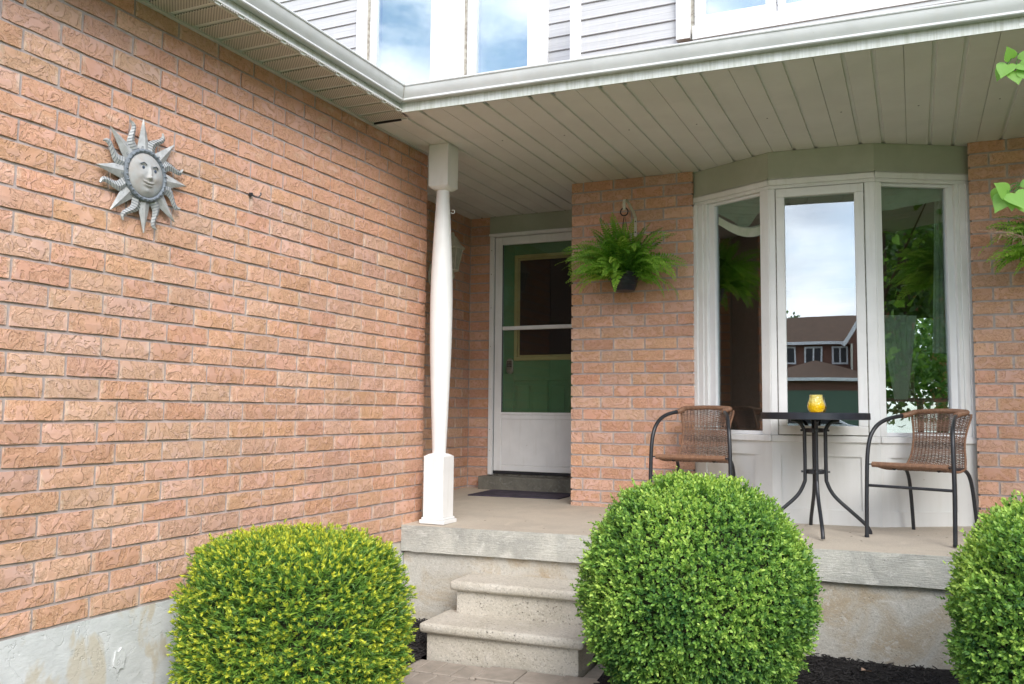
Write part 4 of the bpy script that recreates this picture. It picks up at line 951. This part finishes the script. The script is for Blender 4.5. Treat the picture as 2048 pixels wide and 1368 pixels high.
# ------------------------------------------------------------------ tin sun ornament and wall hook
sn = thing('sun_ornament', (0.0, -2.272, 1.682), 'weathered tin sun face with sixteen rays hung on the garage brick', 'wall ornament')
def sp(y, z, x): return (x, y, z)                    # wall coords -> local (Y right as seen from +X is +Y)
for k in range(16):
    a = math.radians(96 - 22.5*k); straight = (k % 2 == 0); ra, rb = .085, (.226 if straight else .215); g = G(); n = 12; vs = []
    for i in range(n+1):
        t = i/n; r = ra+(rb-ra)*t
        wv = 0 if straight else .032*math.sin(t*math.pi*1.8)*t**.8
        hw_ = (.036*(1-t)+.001) if straight else (.024*(1-t)**.75+.004)
        th_ = a; c_, s_ = math.cos(th_), math.sin(th_)
        cy, cz = r*c_-wv*s_, r*s_+wv*c_
        for s, lift in ((-1, .0), (0, .011*(1-t*.7)), (1, .0)):
            vs.append((.020+lift, cy-s*hw_*s_, cz+s*hw_*c_))
    fs = [(3*i+q, 3*i+q+1, 3*i+q+4, 3*i+q+3) for i in range(n) for q in (0, 1)]
    g.add(vs, fs); k0 = len(vs); g.add([(v[0]-.0025, v[1], v[2]) for v in vs], [tuple(reversed(f)) for f in fs])
    g.build('ray', 'sun_metal', sn, world=False)
    if not straight:
        for i in range(2, 11, 1):
            A_, B_ = Vector(vs[3*i]), Vector(vs[3*i+2]); C_ = Vector(vs[3*i+1]); G().tube([A_+Vector((.001, 0, 0)), C_+Vector((.001, 0, 0)), B_+Vector((.001, 0, 0))], .0011, 4).build('ridge', 'sun_rim', sn.children[-1], world=False)
    else:
        for i in range(3):
            r = .108+.026*i; sgn = (-1)**i; cc = Vector((.0275-.003*i, r*math.cos(a)-sgn*.010*math.sin(a)*(1-i*.28), r*math.sin(a)+sgn*.010*math.cos(a)*(1-i*.28)))
            G().tube([cc+Vector((0, (.0085-.0022*i)*(1-q/14)*math.cos(q*.75), (.0085-.0022*i)*(1-q/14)*math.sin(q*.75))) for q in range(12)], .0008, 4).build('scroll', 'sun_rim', sn.children[-1], world=False)
rg = G(); rg.tube([(.030, .096*math.cos(q), .096*math.sin(q)) for q in np.linspace(0, 2*math.pi, 60)], .009, 8, caps=False); rg.build('rim', 'sun_rim', sn, world=False, smooth=True)
bd = G()
for k in range(28):
    q = 2*math.pi*k/28; bd.lathe([(.001, -.005), (.0045, -.003), (.006, 0), (.0045, .003), (.001, .005)], (.037, .096*math.cos(q), .096*math.sin(q)), 8)
bd.build('rim_beads', 'sun_rim', sn, world=False, smooth=True)
def fh(y, z):                                         # face relief height, unit face radius .088
    r = math.hypot(y, z)/.088; h = .026*math.sqrt(max(0, 1-r*r*.96))
    e = lambda cy, cz, sy, sz, a: a*math.exp(-((y-cy)/sy)**2-((z-cz)/sz)**2)
    h += e(0.001, .006, .0065, .024, .010) + e(0, -.012, .011, .008, .008) + e(-.009, -.0145, .005, .004, .004)+e(.010, -.0145, .005, .004, .004)
    for s in (-1, 1): h += e(s*.030, .025, .014, .009, -.007) + e(s*.030, .024, .009, .006, .0045) + e(s*.032, .040, .020, .005, .004) + e(s*.036, -.010, .017, .014, .004)
    z1_ = z+.034-.35*abs(y)**1.35*2.2; h += .006*math.exp(-((z1_)/.0035)**2)*math.exp(-(y/.024)**4); z2_ = z+.045-.35*abs(y)**1.35*2.2; h += .006*math.exp(-((z2_)/.0045)**2)*math.exp(-(y/.02)**4)
    h += e(0, -.064, .016, .010, .004); h -= .004*math.exp(-((z1_+.0052)/.0016)**2)*math.exp(-(y/.026)**4)
    return h
g = G(); NR, NA = 40, 72; vs = [(.030+fh(0, 0), 0, 0)]
for i in range(1, NR+1):
    for j in range(NA): r = .088*i/NR; q = 2*math.pi*j/NA; y_, z_ = r*math.cos(q), r*math.sin(q); vs.append((.026+fh(y_, z_), y_, z_))
fs = [(0, 1+j, 1+(j+1) % NA) for j in range(NA)] + [(1+(i-1)*NA+j, 1+i*NA+j, 1+i*NA+(j+1) % NA, 1+(i-1)*NA+(j+1) % NA) for i in range(1, NR) for j in range(NA)]
g.add(vs, fs); g.build('face', 'sun_face', sn, world=False, smooth=True)
fcx = sn.children[-1]
for s in (-1, 1):
    G().lathe([(.001, 0), (.005, .001), (.0062, .003), (.001, .0045)], (0, 0, 0), 14).build('eye', 'blue_dark', fcx, world=False, smooth=True).matrix_local = Matrix.Translation((.0262+fh(s*.03, .0245)-.0005, s*.030, .0235)) @ Matrix.Rotation(math.pi/2, 4, 'Y')
    G().tube([(.0275+fh(s*(.016+.028*t), .034+.007*math.sin(t*math.pi)), s*(.016+.028*t), .034+.008*math.sin(t*math.pi)) for t in np.linspace(0, 1, 9)], .0012, 5).build('brow', 'blue_dark', fcx, world=False)
G().tube([(.028+fh(y_, -.0385+.8*abs(y_)**1.35)-.001, y_, -.0398+.8*abs(y_)**1.35) for y_ in np.linspace(-.024, .024, 15)], .0009, 5).build('mouth_line', 'caulk', fcx, world=False)
sn.rotation_euler = (math.radians(-3), 0, 0)
hk = thing('wall_hook', (0, -1.625, 1.755), 'small black iron hook in the garage brick right of the tin sun', 'hook')
G().tube([(0, -.01, 0), (.012, -.01, 0)], [.011, .009], 8).build('rosette', 'black_metal', hk, world=False)
G().tube([(.008, -.008, 0), (.022, .0, -.01), (.034, .010, -.010), (.04, .018, .002), (.038, .018, .012)], .0035, 7).build('hook_arm', 'black_metal', hk, world=False, smooth=True)

# ------------------------------------------------------------------ wall lantern
LX, LY, LZ = -.438, 1.15, 1.845
ln = thing('wall_lantern', (-.6, 1.12, 1.85), 'pale metal coach lantern on the recess wall half hidden by the white post', 'lantern')
g = G(); ring = [(-.6, 1.10+.045*math.cos(q), 1.815+.085*math.sin(q)) for q in np.linspace(0, 2*math.pi, 21)[:-1]]
g.prism(ring, (.0, 0, 0), (.014, 0, 0)); g.build('back_plate', 'cream', ln, bevel=.004)
G().tube(bez([(-.588, 1.10, 1.80), (-.52, 1.11, 1.765), (-.43, 1.14, 1.785), (LX, LY, 1.83)], 6), .010, 8).build('arm', 'cream', ln, smooth=True)
rb_, rt_ = .042, .078; zb_, zt_ = LZ, LZ+.165
lg = []
for k in range(6):
    a0, a1 = math.radians(60*k+20), math.radians(60*k+80)
    q = [(LX+rb_*math.cos(a0), LY+rb_*math.sin(a0), zb_), (LX+rb_*math.cos(a1), LY+rb_*math.sin(a1), zb_), (LX+rt_*math.cos(a1), LY+rt_*math.sin(a1), zt_), (LX+rt_*math.cos(a0), LY+rt_*math.sin(a0), zt_)]
    G().add(q, [(0, 1, 2, 3)]).build('glass_pane', 'lampglass', ln)
    G().tube([q[0], q[3]], .0045, 6).build('cage_bar', 'cream', ln)
G().lathe([(.001, -.03), (.012, -.022), (.018, -.012), (.05, -.004), (.05, .004)], (LX, LY, zb_), 24).build('finial', 'cream', ln, smooth=True)
G().lathe([(.092, 0), (.096, .006), (.088, .014), (.06, .04), (.045, .075), (.03, .095), (.014, .105), (.012, .125), (.004, .135)], (LX, LY, zt_), 24).build('cap', 'cream', ln, smooth=True)
G().lathe([(.004, 0), (.014, .01), (.02, .04), (.014, .065), (.004, .08)], (LX, LY, zb_+.04), 14).build('bulb', 'bulb', ln, smooth=True)

# ------------------------------------------------------------------ young tree at the right edge
tr = thing('redbud_tree', (4.45, -.55, -.5), 'heart-leaved young tree whose leafy twigs reach in at the right edge', 'tree')
def limb(nm, pts, r0, r1): n = len(pts); P = bez(pts, 5); G().tube(P, [r0+(r1-r0)*i/(len(P)-1) for i in range(len(P))], 8).build(nm, 'twig', tr, smooth=True)
limb('trunk', [(4.45, -.55, -.6), (4.42, -.52, .4), (4.5, -.5, 1.2), (4.46, -.45, 2.1), (4.6, -.4, 3.2)], .05, .018)
limb('trunk', [(4.5, -.5, 1.0), (4.8, -.6, 1.6), (5.0, -.7, 2.6)], .035, .012)
limb('branch', [(4.47, -.45, 1.9), (4.1, -.7, 2.15), (3.75, -.82, 2.12), (3.53, -.86, 2.10)], .014, .0025)
limb('branch', [(4.46, -.47, 1.25), (4.1, -.7, 1.62), (3.75, -.85, 1.72), (3.53, -.88, 1.70)], .014, .0025)
limb('branch', [(4.46, -.47, 1.5), (4.3, -.1, 2.0), (4.2, .2, 2.4)], .014, .004); limb('branch', [(4.8, -.6, 1.6), (4.5, -1.0, 2.1), (4.3, -1.3, 2.5)], .012, .004)
def heart(L_, fold=.35):
    rows = [(-.09, .20, .07), (-.03, .35, .08), (.06, .44, .10), (.18, .49, .18), (.34, .47, .34), (.52, .38, .52), (.70, .25, .70), (.86, .11, .86), (1.04, .0, 1.04)]
    vs = []
    for y, w, yc in rows:
        z = -.12*y*y; e = fold*w*.45
        vs += [(-w*L_, y*L_, (z+e-.06*w)*L_), (-w*.5*L_, (y+yc)/2*L_, (z+e*.62)*L_), (0, yc*L_, z*L_), (w*.5*L_, (y+yc)/2*L_, (z+e*.62)*L_), (w*L_, y*L_, (z+e-.06*w)*L_)]
    return vs, [(5*i+q, 5*i+q+1, 5*i+q+6, 5*i+q+5) for i in range(8) for q in range(4)]
HM = []
for L_ in (.055, .075, .095):
    me = G().add(*heart(L_)).mesh('leaf', 'heart_leaf', smooth=True); 
    at = me.attributes.new('tone', 'FLOAT', 'POINT'); at.data.foreach_set('value', [.55+.12*L_*10]*len(me.vertices)); HM.append(me)
def hleaf(p, dirv, rollv, k, nm='leaf'):
    d = Vector(dirv).normalized(); x = d.cross(Vector(rollv)).normalized(); z = x.cross(d); Mx = Matrix((x, d, z)).transposed().to_4x4(); Mx.translation = Vector(p)-tr.location
    o = link(nm, HM[k], tr); o.matrix_local = Mx
# clusters measured from the photo: (x px, y px) -> points on the plane y=-.88
def at_px(px, py, Y):
    d = fw + rt2*((px-1024)/1770.4) - up2*((py-684)/1770.4); s = (Y-CAM.y)/d.y; return CAM + d*s
CL = [((2022, 118), (-.2, -.6, .55), 0), ((2015, 128), (-.35, -.5, -.8), 1), ((2030, 140), (.1, -.5, -.9), 1), ((2044, 125), (.5, -.5, -.6), 1), ((2008, 135), (-.5, .1, -.9), 0), ((2040, 122), (.8, -.3, .2), 1), ((2050, 135), (.6, -.4, -.8), 2),
      ((2014, 388), (-.45, -.6, .4), 1), ((2028, 385), (.25, -.65, -.75), 2), ((2010, 392), (-.5, -.2, -.85), 1), ((2004, 380), (-.3, .4, -.9), 1), ((2046, 378), (.8, -.4, .3), 1), ((2026, 398), (-.15, -.5, -1), 0), ((2050, 400), (.5, -.5, -.8), 2), ((2058, 380), (.6, -.5, -.7), 2), ((2060, 105), (.6, -.5, .3), 2)]
for (p_, d_, k_) in CL: hleaf(at_px(*p_, -.88), d_, (0, -1, .35), k_)
rr = random.Random(5)
for i in range(150):
    t = rr.random(); b = rr.choice((((4.47, -.45, 1.9), (3.72, -.84, 2.15)), ((4.46, -.47, 1.25), (3.75, -.87, 1.72)), ((4.46, -.47, 1.5), (4.2, .2, 2.4)), ((4.8, -.6, 1.6), (4.3, -1.3, 2.5)), ((4.5, -.5, 1.2), (4.6, -.4, 3.2)), ((4.5, -.5, 1.), (5., -.7, 2.6))))
    p = Vector(b[0]).lerp(Vector(b[1]), t)+Vector((rr.gauss(0, .14), rr.gauss(0, .14), rr.gauss(0, .12)))
    if p.x < 3.70: p.x = 3.74
    if project(p)[0] < 2052: continue
    hleaf(p, (rr.gauss(0, 1), rr.gauss(-.3, .8), rr.gauss(-.6, .4)), (rr.gauss(0, .3), -.6, .8), rr.randrange(3))
# dry seed twigs hanging with the second fern
dt = thing('dry_twigs', (3.5, .55, 1.8), 'dry pinkish tangled twigs at the right edge beside the second fern', 'twigs')
for s_px, e_px, n_ in (((2062, 350), (2008, 385), 9), ((2066, 480), (1975, 462), 16), ((2060, 340), (2030, 372), 6)):
    a = at_px(*s_px, .2); b = at_px(*e_px, .2); g = G(); g.tube(bez([a, a.lerp(b, .5)+Vector((0, 0, .012)), b], 6), .0022, 5)
    for i in range(n_*3):
        t = rr.uniform(.1, 1); p = a.lerp(b, t); q = p+Vector((rr.gauss(-.01, .02), rr.gauss(0, .02), rr.gauss(0, .022))); g.tube([p, (p+q)/2+Vector((0, 0, .004)), q], .0012, 4)
    g.build('twig', 'dry', dt)

g = G()
for i in range(46):
    x = rr.uniform(.1, 3.2); y = rr.uniform(-.12, 1.4); a = rr.uniform(0, 3.1); l = rr.uniform(.004, .012); w = rr.uniform(.0015, .004)
    if x < .62 and y < 1.6 or y < .75: z = slabz(y)+.0012; g.add([(x-l*math.cos(a), y-l*math.sin(a), z), (x+w*math.sin(a), y-w*math.cos(a), z+.002), (x+l*math.cos(a), y+l*math.sin(a), z+.001), (x-w*math.sin(a), y+w*math.cos(a), z+.0015)], [(0, 1, 2, 3)])
o = g.build('leaf_litter', 'twig'); o['kind'] = 'stuff'
g = G()
for cxp, pts in (((2040, 108), ((2022, 118), (2015, 128), (2030, 140), (2008, 135))), ((2050, 366), ((2014, 388), (2028, 385), (2010, 392), (2004, 380), (2026, 398)))):
    c0 = at_px(*cxp, -.86)
    for q in pts: e_ = at_px(*q, -.88); g.tube(bez([c0, c0.lerp(e_, .5)+Vector((0, 0, .012)), e_], 4), .0018, 5)
    g.tube([c0, c0+Vector((.25, .04, .03))], .003, 6); g.build('leaf_stalk', 'heart_leaf', tr); g = G()
# fallen leaves on the mulch
for i, (x, y, lab) in enumerate(((2.16, -.62, 'curled tan dead leaf on the mulch by the middle bush'), (2.62, -.72, 'brown dead leaf lying on the open mulch between the bushes'), (2.55, -.30, 'small dead leaf on the mulch close to the foundation'))):
    g = G(); vs, fs = heart(.05, 1.2); R = Matrix.Rotation(i*1.3, 3, 'Z') @ Matrix.Rotation(.4, 3, 'X'); g.add([Vector((x, y, bedz(x, y)+.025))+R @ Vector(v) for v in vs], fs); setp(g.build('fallen_leaf', 'dry'), lab, 'leaf')

# ------------------------------------------------------------------ street side (seen in the window reflections)
G().box(-4, 70, -20.5, -12.5, -.64, -.60).build('road', 'asphalt')['kind'] = 'structure'
G().box(-60, -4, -20.5, -12.5, -.64, -.60).build('road', 'asphalt')['kind'] = 'structure'
G().box(-4.8, 1.5, -12.5, -4.75, -.64, -.585).build('driveway', 'drive')['kind'] = 'structure'  # out of view; made pale and large to bounce light under the porch
G().box(-60, 70, -12.5, -12.35, -.7, -.5).build('kerb', 'step')['kind'] = 'structure'
hs = thing('brick_house', (4, -46, -.6), 'brick house with brown roof across the street, mirrored in the middle bay light', 'house')
YH = -46
G().box(-5, 12, YH-8, YH, -.6, 4.75).build('wall', 'brick2', hs)
G().add([(-5.4, YH+.4, 4.7), (12.4, YH+.4, 4.7), (12.4, YH-4, 6.7), (-5.4, YH-4, 6.7), (12.4, YH-8.4, 4.7), (-5.4, YH-8.4, 4.7)], [(0,1,2,3),(3,2,4,5),(0,3,5),(1,4,2),(0,5,4,1)]).build('roof', 'roof2', hs)
G().box(-5.4, 12.4, YH+.38, YH+.5, 4.66, 4.82).build('eave_gutter', 'vinyl', hs)
G().add([(6.2, YH+1.4, 4.6), (9.5, YH+1.4, 4.6), (7.85, YH+1.4, 7.4), (6.2, YH, 4.6), (9.5, YH, 4.6), (7.85, YH, 7.4)], [(0,1,2),(3,5,4),(0,3,4,1)]).build('gable', 'brick2', hs)
G().box(6.5, 9.2, YH, YH+1.4, -.6, 4.62).build('wall', 'brick2', hs)
for a, b in (((6.0, 4.5), (7.85, 7.6)), ((9.7, 4.5), (7.85, 7.6))):
    G().tube([(a[0], YH+1.5, a[1]), (b[0], YH+1.5, b[1])], .12, 4).build('rake_board', 'vinyl', hs)
for x0, x1, z0, z1 in ((2.55, 3.68, 3.62, 4.6), (4.15, 5.06, 3.6, 4.57), (5.55, 6.35, 3.6, 4.56), (-.2, .8, 3.6, 4.57), (-2, -1, 3.6, 4.57), (7.3, 8.4, 3.2, 4.5)):
    yy = YH+1.4 if x0 > 7 else YH
    g = G(); frame_rect(g, x0, x1, z0, z1, .09, yy, yy+.08); g.box((x0+x1)/2-.04, (x0+x1)/2+.04, yy, yy+.06, z0+.09, z1-.09); wf = g.build('window', 'vinyl', hs)
    G().box(x0+.09, x1-.09, yy+.01, yy+.03, z0+.09, z1-.09).build('pane', 'dark', wf)
G().box(1.5, 7.4, YH+.5, YH+5, -.6, 2.5).build('wall', 'brick2', hs)
G().add([(1.2, YH+5.3, 2.6), (7.7, YH+5.3, 2.6), (7.7, YH, 2.6), (1.2, YH, 2.6), (4.6, YH+1.5, 3.75)], [(0,1,4),(1,2,4),(2,3,4),(3,0,4),(0,3,2,1)]).build('roof', 'roof2', hs)
G().box(1.2, 7.7, YH+5.28, YH+5.4, 2.48, 2.64).build('eave_gutter', 'vinyl', hs)
G().box(2.2, 6.6, YH+5, YH+5.04, -.5, 2.0).build('garage_door', 'hedge_green', hs)
G().tube([(6.42, YH+1.52, 4.6), (6.42, YH+1.52, 2.6)], .06, 6).build('downspout', 'cream', hs)
hs2 = thing('brick_house', (-20, -46, -.6), 'second brick house farther along the street, behind the viewer', 'house')
G().box(-32, -8, YH-8, YH, -.6, 4.6).build('wall', 'brick2', hs2); G().add([(-32.4, YH+.4, 4.6), (-7.6, YH+.4, 4.6), (-7.6, YH-4, 6.9), (-32.4, YH-4, 6.9), (-7.6, YH-8.4, 4.6), (-32.4, YH-8.4, 4.6)], [(0,1,2,3),(3,2,4,5),(0,3,5),(1,4,2),(0,5,4,1)]).build('roof', 'roof2', hs2)
cr = thing('parked_car', (3.3, -30, -.6), 'white car parked across the street, mirrored low in the bay window', 'car')
prf = [(-2.1, .35), (-2.1, .75), (-1.9, .9), (-1.0, 1.0), (-.45, 1.42), (.9, 1.45), (1.6, 1.02), (2.1, .92), (2.15, .35)]
G().prism([(x, 0, z) for x, z in prf], (0, -.85, 0), (0, .85, 0)).build('body', 'car', cr, world=False, bevel=.06)
G().prism([(-.85, 0, 1.02), (-.4, 0, 1.36), (.85, 0, 1.38), (1.4, 0, 1.03)], (0, .852, 0), (0, .87, 0)).build('side_window', 'dark', cr, world=False)
for x in (-1.35, 1.4):
    for y in (-.8, .8): G().tube([(x, y-.1, .33), (x, y+.1, .33)], .33, 18).build('wheel', 'tyre', cr, world=False)
def tree(loc, h, rad, label, seed, n=2600, ls=.14):
    th = thing('street_tree', loc, label, 'tree', 'trees round the front garden'); r_ = np.random.default_rng(seed)
    G().tube([(0, 0, 0), (.05, 0, h*.4), (0, .05, h*.75)], [h*.03, h*.022, h*.008], 8).build('trunk', 'twig', th, world=False, smooth=True)
    d = r_.normal(0, 1, (n, 3)); d /= np.linalg.norm(d, axis=1)[:, None]; cl = r_.normal(0, 1, (26, 3)); cl /= np.linalg.norm(cl, axis=1)[:, None]; ctr = cl*r_.uniform(.3, .8, (26, 1))*np.array([rad, rad, h*.3])
    P = ctr[r_.integers(0, 26, n)] + d*r_.uniform(.3, 1, (n, 1))**.5*rad*.34 + np.array([0, 0, h*.68]); a = r_.normal(0, 1, (n, 3)); a /= np.linalg.norm(a, axis=1)[:, None]; b = np.cross(a, d); b /= np.linalg.norm(b, axis=1)[:, None]+1e-9
    Q = np.stack([P, P+a*ls*.5+b*ls*.3, P+a*ls, P+a*ls*.5-b*ls*.3], 1); me = leaf_mesh('crown', Q, r_.uniform(.1, .9, n), 'tree_leaf'); o = link('crown', me, th); o['kind'] = 'stuff'
tree((6.6, -1.6, -.6), 4.6, 1.5, 'leafy garden tree right of the house, mirrored in the right bay light', 3, 7000, .085)
tree((9.5, -4.5, -.6), 6.5, 2.2, 'taller garden tree to the far right of the house, outside the frame', 4, 6000, .12)
tree((2.5, -58, -.6), 9.3, 2.5, 'dark tree whose top shows above the roof across the street', 6, 2200, .3)
tree((-9, -30, -.6), 7, 2.6, 'round street tree across the road on the left', 8, 3000, .25)
nb_ = thing('neighbour_house', (12, 0, -.6), 'red brick neighbour house right of the garden, seen only in reflections', 'house')
G().box(12, 20, -12, 5, -.6, 3.6).build('wall', 'red_brick', nb_); G().add([(11.7, -12.4, 3.6), (20.4, -12.4, 3.6), (20.4, -3.5, 6.6), (11.7, -3.5, 6.6), (20.4, 5.4, 3.6), (11.7, 5.4, 3.6)], [(0,1,2,3),(3,2,4,5),(0,3,5),(1,4,2)]).build('roof', 'roof2', nb_)
tree((3.1, 9.8, -.6), 3.4, 1.6, 'bright garden shrub seen through the house beyond the back window', 12, 4500, .13)
tree((4.6, 11.5, -.6), 4.2, 2.0, 'backyard tree behind the back window', 13, 4500, .15)
tree((8.2, -3.0, -.6), 2.6, 1.5, 'low bright garden shrub right of the house, nearest the house', 21, 4500, .11)
tree((9.6, -5.6, -.6), 3.0, 2.0, 'low garden shrub right of the house, by the neighbour wall', 22, 4500, .13)
dk = thing('deck_railing', (3.1, 8.2, .1), 'brown deck railing seen through the back window', 'railing')
G().box(1.8, 4.6, 8.18, 8.24, .95, 1.0).build('handrail', 'twig', dk); G().box(1.8, 4.6, 8.19, 8.23, .3, .35).build('bottom_rail', 'twig', dk)
for i in range(4): G().box(2.0+i*.8, 2.08+i*.8, 8.17, 8.25, -.6, .95).build('railing_post', 'twig', dk)
